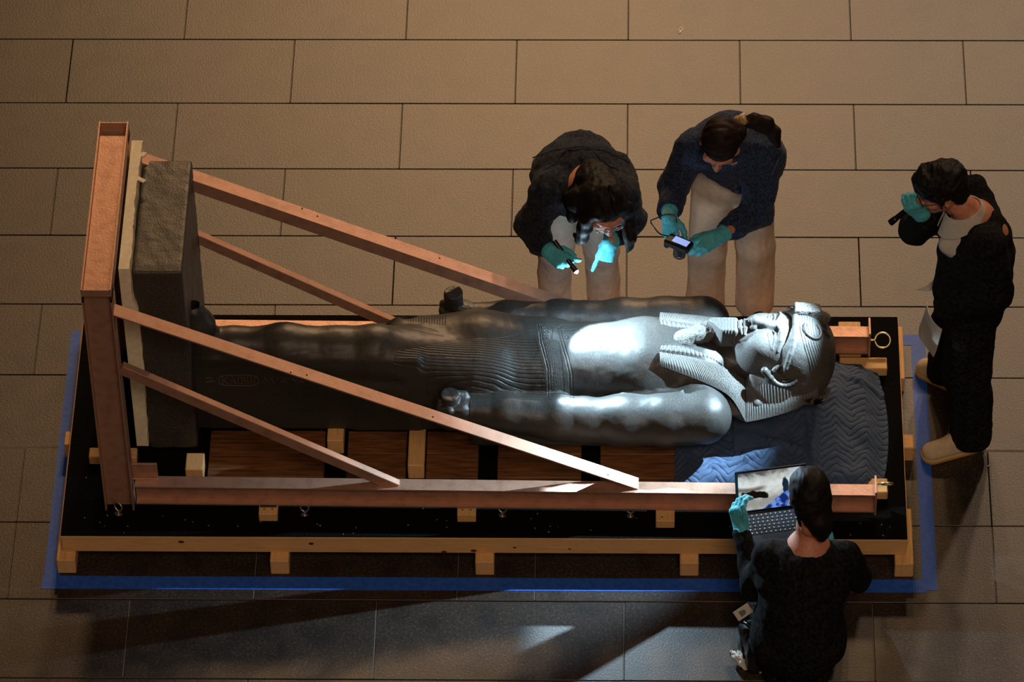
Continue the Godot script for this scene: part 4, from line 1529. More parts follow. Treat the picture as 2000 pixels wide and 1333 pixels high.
# a thick panel between two edges, with raised ribs across it
func ribbed(a: Array, b: Array, side: Callable, ribs: int, depth: float, thick: float) -> MB:
	var nu := ribs * 7 + 1
	var nv := 9
	var pts := []
	for i in nu:
		var u := float(i) / (nu - 1)
		var f := u * (a.size() - 1)
		var k := mini(int(f), a.size() - 2)
		f -= k
		var p: Vector3 = a[k].cubic_interpolate(a[k + 1], a[maxi(k - 1, 0)], a[mini(k + 2, a.size() - 1)], f)
		var q: Vector3 = b[k].cubic_interpolate(b[k + 1], b[maxi(k - 1, 0)], b[mini(k + 2, b.size() - 1)], f)
		var row := []
		for j in nv:
			var w := float(j) / (nv - 1)
			var c := p.lerp(q, w)
			c.y += 0.010 * sin(w * PI)
			c.y += depth * (2.0 * sqrt(absf(sin(u * ribs * PI))) - 1.0) * (1.0 if j > 0 and j < nv - 1 else 0.0)
			c.y -= 0.010 if j == 0 or j == nv - 1 else 0.0
			row.append(side.call(c))
		pts.append(row)
	var mb := MB.new()
	mb.slab(pts, thick)
	# the slab must hang below its face
	if mb.n[(nu / 2) * nv + nv / 2].y < 0.0:
		pts.reverse()
		mb = MB.new()
		mb.slab(pts, thick)
	return mb


func skull_y(x: float, z: float) -> float:
	var q := 1.0 - pow((x - HOOD.x) / HOODR.x, 2.0) - pow((z - HOOD.z) / HOODR.z, 2.0)
	return HOOD.y + HOODR.y * sqrt(maxf(q, 0.0))


# ---------------------------------------------------------------- quilted blanket

func moving_blanket():
	var fz := noise(3.2, 3, 81)
	var fw := noise(7.0, 2, 82)
	# outline in plan: near edge at the front beam, far edge behind the head
	var nu := 200
	var nv := 190
	var pts := []
	for i in nu:
		var row := []
		var u := float(i) / (nu - 1)
		for j in nv:
			var w := float(j) / (nv - 1)
			var xl := 0.735
			var xr := 1.655 + 0.05 * sin(w * 3.0) - 0.05 * pow(maxf(0.0, w - 0.8) / 0.2, 2.0) - 0.06 * pow(maxf(0.0, 0.12 - w) / 0.12, 2.0)
			var z0 := 2.33 + 0.02 * sin(u * 9.0)
			var z1 := 3.166 + 0.008 * sin(u * 16.0)
			var x := lerpf(xl, xr, u)
			var z := lerpf(z0, z1, w)
			# raised padding under the head, falling to the deck at the edges
			var edge := minf(minf(u, 1.0 - u) * 8.0, minf(w, 1.0 - w) * 9.0)
			var y := 0.206 + 0.058 * smoothstep(0.0, 1.0, edge) + 0.10 * exp(-pow((x - 1.28) / 0.30, 2.0) - pow((z - 2.68) / 0.26, 2.0))
			# folds
			y += 0.020 * fz.get_noise_2d(x, z * 1.2) * smoothstep(0.0, 1.0, edge * 2.0)
			y += 0.018 * exp(-pow((x - 1.36 - 0.10 * (z - 2.9)) / 0.018, 2.0)) * smoothstep(2.6, 2.8, z)
			y += 0.022 * exp(-pow((z - 2.905 - 0.30 * (x - 1.15)) / 0.016, 2.0)) * smoothstep(0.95, 1.05, x) * (1.0 - smoothstep(1.28, 1.34, x))
			y += 0.016 * exp(-pow((z - 3.02 + 0.35 * (x - 1.0)) / 0.014, 2.0)) * smoothstep(0.90, 0.97, x) * (1.0 - smoothstep(1.10, 1.18, x))
			y += 0.015 * exp(-pow((z - 2.52 - 0.25 * (x - 1.5)) / 0.02, 2.0)) * smoothstep(1.40, 1.5, x)
			# quilting: zigzag seams
			var zz := absf(fposmod(x * 7.5 + 0.15 * fw.get_noise_2d(x, z), 1.0) - 0.5) * 2.0
			var s := fposmod(z / 0.034 + zz * 1.7 + 0.12 * fw.get_noise_2d(z * 2.0, x * 2.0), 1.0)
			y -= 0.0075 * pow(maxf(0.0, 1.0 - absf(s - 0.5) * 5.0), 1.5)
			row.append(Vector3(x, y, z))
		pts.append(row)
	var mb := MB.new()
	mb.slab(pts, 0.008)
	var o := thing("moving_blanket", Vector3(1.2, DECK, 2.75), "dark blue quilted moving blanket with zigzag seams spread under the statue's head", "blanket")
	obj("quilt", mb, M.quilt, o)
	# a smooth bound corner folded back beside the headcloth
	var fp := []
	for i in 30:
		var row := []
		for j in 16:
			var u := i / 29.0
			var w := j / 15.0
			var x := lerpf(1.02, 1.385, u)
			var z := lerpf(2.80, lerpf(2.955, 2.915, u), w)
			row.append(Vector3(x, 0.325 + 0.012 * sin(u * 7.0) * w - 0.04 * w * w + 0.010 * fz.get_noise_2d(x * 3.0, z * 3.0), z))
		fp.append(row)
	var fm := MB.new()
	fm.slab(fp, 0.012)
	obj("folded_corner", fm, M.quilt, o)


# ---------------------------------------------------------------- people: shared builders

func frame_of(f: Vector3, u: Vector3) -> Basis:
	var z := f.normalized()
	var x := u.cross(z).normalized()      # the person's left
	return Basis(x, z.cross(x).normalized(), z)


# a head with a face, on a fine grid; x is the person's left, y up, z forward
func head_into(mb: MB, c: Vector3, b: Basis, s := 1.0) -> void:
	var v := Vox.new(c - Vector3.ONE * 0.15 * s, c + Vector3.ONE * 0.15 * s, 0.0044)
	var P := func(x: float, y: float, z: float) -> Vector3: return c + b * (Vector3(x, y, z) * s)
	v.ell(P.call(0, 0.028, -0.012), Vector3(0.074, 0.088, 0.092) * s, 0.02, b)
	v.ell(P.call(0, -0.035, 0.030), Vector3(0.058, 0.082, 0.060) * s, 0.03, b)
	v.ell(P.call(0, -0.098, 0.062), Vector3(0.026, 0.020, 0.022) * s, 0.02, b)
	v.cap(P.call(0, -0.05, -0.03), P.call(0, -0.13, -0.035), 0.052 * s, 0.052 * s, 0.02)
	for q: float in [-1.0, 1.0]:
		v.ell(P.call(q * 0.042, -0.030, 0.062), Vector3(0.024, 0.022, 0.020) * s, 0.016, b)
		v.ell(P.call(q * 0.032, 0.004, 0.094), Vector3(0.020, 0.013, 0.018) * s, 0.008, b, true)
		v.ell(P.call(q * 0.032, 0.003, 0.076), Vector3(0.013, 0.0115, 0.012) * s, 0.003, b)
		v.cap(P.call(q * 0.014, 0.022, 0.090), P.call(q * 0.054, 0.020, 0.068), 0.0085 * s, 0.007 * s, 0.010)
		v.ell(P.call(q * 0.012, -0.035, 0.098), Vector3(0.009, 0.009, 0.010) * s, 0.005, b)
		v.ell(P.call(q * 0.077, -0.010, -0.004), Vector3(0.010, 0.032, 0.019) * s, 0.006, b * Basis(Vector3.UP, q * 0.35))
		v.ell(P.call(q * 0.086, -0.004, 0.002), Vector3(0.005, 0.018, 0.009) * s, 0.004, b, true)
	v.chain([P.call(0, 0.014, 0.088), P.call(0, -0.015, 0.104), P.call(0, -0.034, 0.110)], [0.0075 * s, 0.0095 * s, 0.012 * s], 0.010)
	v.chain([P.call(-0.022, -0.064, 0.082), P.call(0, -0.060, 0.094), P.call(0.022, -0.064, 0.082)], [0.004 * s, 0.0065 * s, 0.004 * s], 0.004)
	v.chain([P.call(-0.020, -0.069, 0.081), P.call(0, -0.073, 0.092), P.call(0.020, -0.069, 0.081)], [0.004 * s, 0.007 * s, 0.004 * s], 0.004)
	v.mesh(mb)


# five fingers on a palm; f from wrist to knuckles, n out of the back of the hand. curl: bend in each joint, per finger, thumb last
func hand(w: Vector3, f: Vector3, n: Vector3, right: bool, curl: Array, grow := 0.0, thumb := Vector3(0.6, 0.5, -0.5), cuff := Vector3.ZERO) -> MB:
	f = f.normalized()
	n = (n - f * n.dot(f)).normalized()
	var t := n.cross(f) if right else f.cross(n)     # towards the thumb
	var v := Vox.new(w - Vector3.ONE * 0.20, w + Vector3.ONE * 0.20, 0.0042)
	var lens := [[0.044, 0.027, 0.022], [0.048, 0.030, 0.023], [0.045, 0.028, 0.022], [0.035, 0.022, 0.020]]
	var off := [0.030, 0.010, -0.010, -0.028]
	var reach := [0.090, 0.094, 0.090, 0.082]
	for k in 4:
		var base: Vector3 = w + f * reach[k] + t * off[k]
		v.cap(w + f * 0.015 + t * off[k] * 0.6, base, 0.0165 + grow, 0.0130 + grow, 0.012, n, 0.85)
		var p := base
		var a := 0.0
		for j in 3:
			a += curl[k][j]
			var d: Vector3 = (f * cos(a) - n * sin(a) + t * off[k] * 1.5 * maxf(0.0, cos(a))).normalized()
			var q: Vector3 = p + d * lens[k][j]
			v.cap(p, q, 0.0098 + grow - 0.0007 * j, 0.0091 + grow - 0.0007 * j, 0.005)
			p = q
	var th: Vector3 = w + f * 0.022 + t * 0.020 - n * 0.008
	var d1 := (f * thumb.x + t * thumb.y + n * thumb.z).normalized()
	var q1 := th + d1 * 0.046
	v.cap(th, q1, 0.0165 + grow, 0.0125 + grow, 0.012)
	var c4: Array = curl[4]
	var d2: Vector3 = (d1 * cos(c4[0]) + (f - t * 0.55).normalized() * sin(c4[0])).normalized()
	var q2 := q1 + d2 * 0.033
	v.cap(q1, q2, 0.0122 + grow, 0.0108 + grow, 0.006)
	var d3: Vector3 = (d2 * cos(c4[1]) + (f - t * 0.8).normalized() * sin(c4[1])).normalized()
	v.cap(q2, q2 + d3 * 0.027, 0.0108 + grow, 0.0095 + grow, 0.005)
	if cuff != Vector3.ZERO:
		v.cap(w + f * 0.01, cuff, 0.030 + grow, 0.036 + grow, 0.012, n, 0.9)
		v.cap(cuff.lerp(w, 0.02), cuff, 0.038 + grow, 0.0385 + grow, 0.003, n, 0.9)
		v.cut(cuff, (cuff - w).normalized(), 0.003)
	v.ripple(noise(26.0, 2, 91), 0.0022, Vector3.ONE, 0.02)
	return v.mesh()


func bent(a: float) -> Array:
	return [a, a * 1.1, a * 0.7]


func shoe_mesh(heel: Vector3, toe: Vector3, ankle: Vector3, h0 := 0.002) -> Array:
	var f := toe - heel
	f.y = 0.0
	var l := f.length()
	f = f.normalized()
	var s := f.cross(Vector3.UP)
	var mid := (heel + toe) * 0.5
	var v := Vox.new(Vector3(mid.x - 0.2, h0 + 0.018, mid.z - 0.2), Vector3(mid.x + 0.2, 0.20, mid.z + 0.2), 0.0055)
	var up := Vector3.UP
	v.cap(heel + up * 0.050 + f * 0.045, toe + up * 0.040 - f * 0.050, 0.042, 0.047, 0.02, up, 0.80)
	v.cap(heel + up * 0.060 + f * 0.045, heel + up * 0.105 + f * 0.055, 0.038, 0.041, 0.02)
	v.chain([heel + up * 0.095 + f * 0.075, heel + up * 0.080 + f * l * 0.5, toe + up * 0.052 - f * 0.06], [0.034, 0.034, 0.030], 0.02)
	# toe cap seam, tongue and laces
	for k in 4:
		var c := heel + up * (0.118 - 0.010 * k) + f * (l * 0.40 + 0.022 * k)
		v.cap(c - s * 0.022, c + s * 0.022, 0.0042, 0.0042, 0.003)
	v.chain([toe - f * 0.085 + up * 0.050 - s * 0.044, toe - f * 0.060 + up * 0.078, toe - f * 0.085 + up * 0.050 + s * 0.044], [0.0035, 0.0035, 0.0035], 0.003, Vector3.ZERO, 1.0)
	var so := Vox.new(Vector3(mid.x - 0.2, h0 - 0.01, mid.z - 0.2), Vector3(mid.x + 0.2, 0.06, mid.z + 0.2), 0.0055)
	so.cap(heel + up * 0.022 + f * 0.045, toe + up * 0.022 - f * 0.052, 0.047, 0.053, 0.01)
	so.cut(Vector3(0, h0, 0), Vector3.DOWN, 0.004)
	so.cut(Vector3(0, 0.030, 0), Vector3.UP, 0.004)
	return [v.mesh(), so.mesh()]


func shoe(parent: Node3D, heel: Vector3, toe: Vector3, ankle: Vector3, m: Material, ms: Material):
	var a := shoe_mesh(heel, toe, ankle)
	var u := obj("shoe", a[0], m, parent)
	obj("sole", a[1], ms, u)


func spectacles(parent: Node3D, c: Vector3, b: Basis, mat: Material, s := 1.0):
	var P := func(x: float, y: float, z: float) -> Vector3: return c + b * (Vector3(x, y, z) * s)
	var mb := MB.new()
	for q: float in [-1.0, 1.0]:
		var rim := []
		for i in 20:
			var a := TAU * i / 20.0
			rim.append(P.call(q * 0.033 + cos(a) * 0.026, -0.004 + sin(a) * 0.021, 0.108 - absf(q * 0.033 + cos(a) * 0.026) * 0.12))
		mb.tube(rim, 0.0016, 6, true)
		mb.tube([P.call(q * 0.059, 0.004, 0.100), P.call(q * 0.074, 0.004, 0.06), P.call(q * 0.080, 0.006, 0.0)], 0.0016, 6)
	mb.tube([P.call(-0.008, 0.002, 0.108), P.call(0, 0.005, 0.111), P.call(0.008, 0.002, 0.108)], 0.0016, 6)
	var g := obj("glasses", mb, mat, parent)
	for q: float in [-1.0, 1.0]:
		var lm := MB.new()
		var t := Transform3D(b * Basis(Vector3.RIGHT, PI / 2.0), P.call(q * 0.033, -0.004, 0.1045))
		lm.lathe([Vector2(0.0, 0.0), Vector2(0.022, 0.0), Vector2(0.022, -0.0012), Vector2(0.0, -0.0012)], t, 16)
		obj("lens", lm, M.lens, g)


# the whole body as one skin: torso and limbs from the joints, head on a grid of its own
func body_mesh(lo: Vector3, hi: Vector3, torso: Array, tr: Array, limbs: Array, neck: Array, hc: Vector3, hb: Basis, s := 1.0) -> MB:
	var v := Vox.new(lo, hi, 0.0125)
	v.chain(torso, tr, 0.05)
	for l in limbs:
		v.chain(l[0], l[1], 0.025)
	v.chain(neck, [0.062, 0.054, 0.050], 0.02)
	var mb := v.mesh()
	head_into(mb, hc, hb, s)
	return mb


# ---------------------------------------------------------------- the woman with the penlight

func pen_woman():
	var o := thing("person", Vector3(0.33, 0, 1.87), "person in navy jacket and cream trousers bending over the statue with a lit penlight", "person")
	var hc := Vector3(0.450, 1.275, 2.43)
	var hb := frame_of(Vector3(0.24, -0.46, 0.86), Vector3(0.16, 0.86, 0.44))
	var tor := [Vector3(0.325, 0.93, 1.85), Vector3(0.33, 1.06, 1.94), Vector3(0.345, 1.135, 2.10), Vector3(0.365, 1.165, 2.22)]
	var shr := Vector3(0.205, 1.165, 2.235)
	var shl := Vector3(0.525, 1.160, 2.255)
	var elr := Vector3(0.125, 0.935, 2.215)
	var ell := Vector3(0.555, 0.960, 2.190)
	var wrr := Vector3(0.190, 1.003, 2.415)
	var wrl := Vector3(0.478, 1.025, 2.385)
	var legr := [Vector3(0.245, 0.88, 1.85), Vector3(0.222, 0.50, 1.90), Vector3(0.212, 0.09, 1.85)]
	var legl := [Vector3(0.405, 0.88, 1.85), Vector3(0.428, 0.50, 1.90), Vector3(0.437, 0.09, 1.85)]
	var m := body_mesh(Vector3(0.0, 0.0, 1.68), Vector3(0.70, 1.36, 2.56), tor, [0.125, 0.11, 0.12, 0.11], [[legr, [0.08, 0.052, 0.038]], [legl, [0.08, 0.052, 0.038]], [[shr, elr, wrr, wrr + Vector3(0.04, -0.01, 0.025)], [0.045, 0.032, 0.0205, 0.010]], [[shl, ell, wrl, wrl + Vector3(-0.015, -0.04, 0.02)], [0.045, 0.032, 0.0205, 0.010]]], [Vector3(0.37, 1.17, 2.24), Vector3(0.415, 1.21, 2.33), hc + hb * Vector3(0, -0.07, -0.03)], hc, hb)
	obj("body", m, M.skin, o)
	# trousers, wide and straight
	var t := Vox.new(Vector3(0.06, 0.02, 1.66), Vector3(0.62, 1.14, 2.10), 0.0105)
	t.chain([tor[0] + Vector3(-0.05, -0.01, 0), tor[0] + Vector3(0.05, -0.01, 0)], [0.135, 0.135], 0.05)
	t.cap(tor[0], tor[1], 0.14, 0.12, 0.05)
	t.chain([legr[0], legr[1], legr[2]], [0.102, 0.079, 0.078], 0.03)
	t.chain([legl[0], legl[1], legl[2]], [0.102, 0.079, 0.078], 0.03)
	t.ripple(noise(5.5, 3, 101), 0.011, Vector3(1.6, 0.8, 1.6), 0.05)
	t.cut(Vector3(0, 0.045, 0), Vector3.DOWN)
	obj("trousers", t.mesh(), M.cream, o)
	# jacket
	var j := Vox.new(Vector3(-0.02, 0.80, 1.72), Vector3(0.74, 1.36, 2.52), 0.0095)
	j.chain([Vector3(0.328, 1.00, 1.885), Vector3(0.333, 1.075, 1.97), Vector3(0.345, 1.125, 2.09), Vector3(0.365, 1.145, 2.22)], [0.150, 0.148, 0.150, 0.118], 0.05)
	j.chain([Vector3(0.24, 1.115, 2.06), Vector3(0.235, 1.15, 2.20)], [0.125, 0.105], 0.05)
	j.chain([Vector3(0.46, 1.115, 2.08), Vector3(0.50, 1.145, 2.22)], [0.125, 0.10], 0.05)
	j.chain([shr, elr + Vector3(0, 0.01, 0), elr.lerp(wrr, 0.76)], [0.082, 0.070, 0.058], 0.035)
	j.chain([shl, ell, ell.lerp(wrl, 0.72)], [0.080, 0.066, 0.055], 0.035)
	# gathered cuffs
	j.cap(elr.lerp(wrr, 0.74), elr.lerp(wrr, 0.82), 0.058, 0.050, 0.008)
	j.cap(ell.lerp(wrl, 0.70), ell.lerp(wrl, 0.80), 0.056, 0.047, 0.008)
	j.ripple(noise(6.0, 3, 102), 0.016, Vector3(1.5, 1.4, 1.0), 0.05)
	j.ripple(noise(17.0, 2, 103), 0.005, Vector3(1, 1, 0.6), 0.05)
	var ja := obj("jacket", j.mesh(), M.navy, o)
	var yoke := MB.new()
	yoke.tube([Vector3(0.13, 1.268, 2.115), Vector3(0.22, 1.285, 2.085), Vector3(0.34, 1.294, 2.07), Vector3(0.45, 1.282, 2.085), Vector3(0.56, 1.255, 2.13)], 0.0028, 6)
	obj("yoke_seam", yoke, M.navy, ja)
	# collar
	var cl := MB.new()
	var ring := []
	for i in 18:
		var a := TAU * i / 18.0
		ring.append(Vector3(0.405, 1.215, 2.315) + Vector3(cos(a) * 0.085, sin(a) * 0.070, sin(a) * -0.052 + cos(a) * 0.02))
	cl.tube(ring, 0.017, 8, true)
	obj("collar", cl, M.navy, ja)
	# gloves
	var fr := Vector3(0.070, -0.022, 0.050)
	var gr := hand(wrr, fr, Vector3(-0.42, 0.62, 0.62), true, [bent(0.55), bent(0.95), bent(1.05), bent(1.1), [0.5, 0.5]], 0.0012, Vector3(0.75, 0.42, -0.30), elr.lerp(wrr, 0.86))
	obj("glove", gr, M.glove, o)
	var fl := Vector3(-0.030, -0.085, 0.030)
	var gl := hand(wrl, fl, Vector3(-0.20, 0.35, 0.9), false, [[0.22, 0.10, 0.05], bent(1.35), bent(1.4), bent(1.4), [0.8, 0.6]], 0.0012, Vector3(0.7, 0.3, -0.55), ell.lerp(wrl, 0.88))
	obj("glove", gl, M.glove, o)
	# hair: cap and long locks
	var h := Vox.new(Vector3(0.22, 1.00, 2.18), Vector3(0.66, 1.44, 2.60), 0.0062)
	var P := func(x: float, y: float, z: float) -> Vector3: return hc + hb * Vector3(x, y, z)
	h.ell(P.call(0, 0.034, -0.020), Vector3(0.088, 0.098, 0.100), 0.02, hb)
	h.ell(P.call(0, -0.040, -0.062), Vector3(0.085, 0.09, 0.055), 0.03, hb)
	h.chain([P.call(0, 0.0, -0.085), Vector3(0.405, 1.285, 2.285), Vector3(0.385, 1.285, 2.20)], [0.085, 0.088, 0.050], 0.03)
	# back hair fallen over the shoulders
	h.chain([P.call(-0.05, 0.05, -0.05), P.call(-0.10, -0.02, -0.06), Vector3(0.315, 1.21, 2.30), Vector3(0.31, 1.16, 2.37)], [0.05, 0.05, 0.045, 0.03], 0.03)
	h.chain([P.call(-0.055, 0.06, 0.035), P.call(-0.088, 0.0, 0.03), P.call(-0.092, -0.07, 0.05), Vector3(0.352, 1.115, 2.45), Vector3(0.338, 1.07, 2.425), Vector3(0.318, 1.065, 2.385)], [0.03, 0.032, 0.032, 0.026, 0.018, 0.009], 0.02)
	h.chain([P.call(0.055, 0.06, 0.03), P.call(0.090, 0.0, 0.025), P.call(0.10, -0.07, 0.04), Vector3(0.562, 1.135, 2.47), Vector3(0.558, 1.075, 2.46), Vector3(0.549, 1.03, 2.45)], [0.028, 0.034, 0.036, 0.028, 0.017, 0.006], 0.02)
	# a parting, and the face left free
	h.chain([P.call(0.012, 0.14, -0.05), P.call(0.016, 0.135, 0.02), P.call(0.02, 0.10, 0.08)], [0.006, 0.006, 0.006], 0.01)
	h.ell(P.call(0.006, -0.045, 0.105), Vector3(0.068, 0.085, 0.075), 0.012, hb, true)
	h.ripple(noise(22.0, 2, 104), 0.007, Vector3(1, 0.35, 0.7), 0.03)
	obj("hair", h.mesh(), M.hair, o)
	spectacles(o, hc, hb, M.chrome)
	shoe(o, Vector3(0.215, 0, 1.79), Vector3(0.200, 0, 2.035), legr[2], M.black2, M.sole)
	shoe(o, Vector3(0.435, 0, 1.79), Vector3(0.450, 0, 2.035), legl[2], M.black2, M.sole)
	# the penlight in her hand, and its light
	var tip := Vector3(0.324, 0.953, 2.502)
	var a := tip - PEN_DIR.normalized() * 0.165
	var d := (tip - a).normalized()
	var pl := thing("penlight", tip, "slim black penlight with a glowing white tip in the bending person's blue glove", "flashlight")
	var side := d.cross(Vector3.UP).normalized()
	var tf := Transform3D(Basis(side, d, side.cross(d)), a)
	var ln := (tip - a).length()
	var bm := MB.new()
	bm.lathe([Vector2(0.0, 0.0), Vector2(0.009, 0.0), Vector2(0.0105, 0.002), Vector2(0.0105, ln - 0.045), Vector2(0.0095, ln - 0.043), Vector2(0.0095, ln - 0.036), Vector2(0.012, ln - 0.032), Vector2(0.0125, ln - 0.002), Vector2(0.0112, ln), Vector2(0.0095, ln - 0.002), Vector2(0.0095, ln - 0.003)], tf, 18)
	obj("barrel", bm, M.plastic, pl)
	var lb := MB.new()
	lb.lathe([Vector2(0.0, ln + 0.011), Vector2(0.005, ln + 0.0095), Vector2(0.0088, ln + 0.005), Vector2(0.0105, ln - 0.001), Vector2(0.0, ln - 0.003)], tf, 16)
	obj("lamp", lb, M.led, pl)
	var sp := SpotLight3D.new()
	sp.name = "penlight_beam"
	pl.add_child(sp)
	sp.look_at_from_position(tip + d * 0.016, tip + d * 0.016 + PEN_DIR, Vector3.UP)
	sp.position = d * 0.016
	sp.light_color = lin(PEN_COLOR)
	sp.light_energy = PEN_SPOT
	sp.spot_angle = PEN_ANGLE
	sp.spot_angle_attenuation = PEN_SOFT
	sp.spot_range = 30.0
	sp.spot_attenuation = 2.0
	sp.light_size = 0.006
	sp.shadow_enabled = true
	var om := OmniLight3D.new()
	om.name = "penlight_spill"
	pl.add_child(om)
	om.position = d * 0.018
	om.light_color = lin(PEN_COLOR)
	om.light_energy = PEN_OMNI
	om.omni_range = 30.0
	om.omni_attenuation = 2.0
	om.light_size = 0.008
	om.shadow_enabled = true


const PEN_COLOR := Color(0.58, 0.82, 1.0)
const PEN_DIR := Vector3(0.58, -0.52, 0.62)
const PEN_SPOT := 4.2
const PEN_ANGLE := 46.0
const PEN_SOFT := 0.25
const PEN_OMNI := 0.10


# ---------------------------------------------------------------- the woman with the camera

func denim_woman():
	var o := thing("person", Vector3(1.02, 0, 1.87), "person in denim jacket and beige trousers with a gold scrunchie, holding a small camera", "person")
	var hc := Vector3(0.948, 1.440, 2.20)
	var hb := frame_of(Vector3(-0.10, -0.60, 0.80), Vector3(0.06, 0.80, 0.60))
	var tor := [Vector3(1.02, 0.93, 1.85), Vector3(1.015, 1.08, 1.90), Vector3(1.00, 1.23, 2.00), Vector3(0.99, 1.31, 2.07)]
	var shr := Vector3(0.830, 1.290, 2.085)
	var shl := Vector3(1.155, 1.265, 2.085)
	var elr := Vector3(0.755, 1.070, 2.085)
	var ell := Vector3(1.115, 0.985, 2.165)
	var wrr := Vector3(0.727, 1.105, 2.300)
	var wrl := Vector3(0.957, 1.010, 2.335)
	var legr := [Vector3(0.935, 0.88, 1.85), Vector3(0.907, 0.50, 1.90), Vector3(0.900, 0.09, 1.85)]
	var legl := [Vector3(1.105, 0.88, 1.85), Vector3(1.122, 0.50, 1.88), Vector3(1.128, 0.09, 1.85)]
	var m := body_mesh(Vector3(0.66, 0.0, 1.66), Vector3(1.32, 1.56, 2.46), tor, [0.13, 0.115, 0.125, 0.11], [[legr, [0.08, 0.052, 0.038]], [legl, [0.08, 0.052, 0.038]], [[shr, elr, wrr, wrr + Vector3(0.0, -0.03, 0.04)], [0.045, 0.032, 0.0205, 0.010]], [[shl, ell, wrl, wrl + Vector3(-0.05, -0.005, 0.03)], [0.045, 0.032, 0.0205, 0.010]]], [Vector3(0.985, 1.32, 2.08), Vector3(0.97, 1.37, 2.13), hc + hb * Vector3(0, -0.07, -0.03)], hc, hb)
	obj("body", m, M.skin, o)
	var t := Vox.new(Vector3(0.76, 0.02, 1.66), Vector3(1.30, 1.14, 2.06), 0.0105)
	t.chain([tor[0] + Vector3(-0.06, 0.0, 0), tor[0] + Vector3(0.06, 0.0, 0)], [0.132, 0.132], 0.05)
	t.cap(tor[0], tor[1], 0.14, 0.12, 0.05)
	t.chain(legr, [0.105, 0.086, 0.089], 0.03)
	t.chain(legl, [0.105, 0.086, 0.086], 0.03)
	t.ripple(noise(5.0, 3, 111), 0.010, Vector3(2.0, 0.5, 2.0), 0.05)
	t.cut(Vector3(0, 0.03, 0), Vector3.DOWN)
	obj("trousers", t.mesh(), M.beige, o)
	# jacket, open at the hem
	var j := Vox.new(Vector3(0.62, 0.86, 1.70), Vector3(1.36, 1.50, 2.42), 0.0095)
	j.chain([Vector3(1.02, 1.06, 1.875), Vector3(1.01, 1.16, 1.94), Vector3(1.0, 1.25, 2.02), Vector3(0.99, 1.315, 2.08)], [0.140, 0.145, 0.145, 0.100], 0.05)
	j.chain([Vector3(0.905, 1.20, 1.98), Vector3(0.875, 1.285, 2.07)], [0.110, 0.095], 0.05)
	j.chain([Vector3(1.10, 1.10, 1.95), Vector3(1.105, 1.18, 2.00), Vector3(1.115, 1.255, 2.06)], [0.115, 0.125, 0.10], 0.05)
	j.chain([Vector3(0.96, 1.09, 2.00), Vector3(1.04, 1.02, 2.015)], [0.06, 0.05], 0.03)
	j.chain([shr, elr, elr.lerp(wrr, 0.80)], [0.078, 0.066, 0.054], 0.03)
	j.chain([shl, ell, ell.lerp(wrl, 0.80)], [0.085, 0.072, 0.056], 0.03)
	j.cap(elr.lerp(wrr, 0.72), elr.lerp(wrr, 0.84), 0.055, 0.052, 0.004)
	j.cap(ell.lerp(wrl, 0.74), ell.lerp(wrl, 0.87), 0.057, 0.054, 0.004)
	j.cut(elr.lerp(wrr, 0.86), Vector3(0, 0.3, 1), 0.004)
	j.ripple(noise(6.0, 3, 112), 0.014, Vector3(1.5, 1.3, 1.2), 0.05)
	j.ripple(noise(18.0, 2, 113), 0.004, Vector3(1, 1, 0.6), 0.05)
	var ja := obj("denim_jacket", j.mesh(), M.denim, o)
	for q in [[Vector3(1.205, 1.30, 2.155), Vector3(1.180, 1.235, 2.185)], [Vector3(1.10, 1.205, 2.170), Vector3(1.145, 1.165, 2.16)], [Vector3(0.79, 1.225, 2.155), Vector3(0.775, 1.15, 2.150)]]:
		var st := MB.new()
		st.tube(q, 0.0012, 5)
		obj("stitching", st, M.stitch, ja)
	for q in [Vector3(1.022, 1.125, 2.145), Vector3(1.028, 1.062, 2.11)]:
		var bt := MB.new()
		bt.lathe([Vector2(0.0, 0.006), Vector2(0.007, 0.004), Vector2(0.008, 0.0)], Transform3D(Basis(Vector3.RIGHT, 0.75), q), 12)
		obj("button", bt, M.chrome, ja)
	var cl := MB.new()
	var ring := []
	for i in 18:
		var a := TAU * i / 18.0
		ring.append(Vector3(0.975, 1.362, 2.105) + Vector3(cos(a) * 0.090, sin(a) * 0.045, sin(a) * -0.075))
	cl.tube(ring, 0.017, 8, true)
	obj("collar", cl, M.denim, ja)
	# gloves round the camera
	var gr := hand(wrr, Vector3(0.01, -0.055, 0.075), Vector3(-0.55, 0.62, 0.45), true, [[0.35, 0.5, 0.3], bent(0.75), bent(0.85), bent(0.9), [0.5, 0.4]], 0.0014, Vector3(0.72, 0.55, -0.25), elr.lerp(wrr, 0.84))
	obj("glove", gr, M.glove, o)
	var gl := hand(wrl, Vector3(-0.085, -0.012, 0.050), Vector3(0.25, 0.75, 0.55), false, [bent(0.45), bent(0.5), bent(0.55), bent(0.6), [0.4, 0.3]], 0.0014, Vector3(0.8, 0.35, -0.25), ell.lerp(wrl, 0.86))
	obj("glove", gl, M.glove, o)
	# hair drawn back into a ponytail over the shoulder
	var h := Vox.new(Vector3(0.80, 1.28, 1.96), Vector3(1.28, 1.60, 2.40), 0.006)
	var P := func(x: float, y: float, z: float) -> Vector3: return hc + hb * Vector3(x, y, z)
	h.ell(P.call(0, 0.036, -0.016), Vector3(0.086, 0.094, 0.100), 0.02, hb)
	h.ell(P.call(0.02, -0.02, -0.06), Vector3(0.080, 0.08, 0.06), 0.03, hb)
	h.ell(P.call(0, -0.040, 0.110), Vector3(0.066, 0.080, 0.078), 0.010, hb, true)
	h.chain([P.call(0.075, 0.01, -0.06), Vector3(1.045, 1.462, 2.11)], [0.04, 0.022], 0.02)
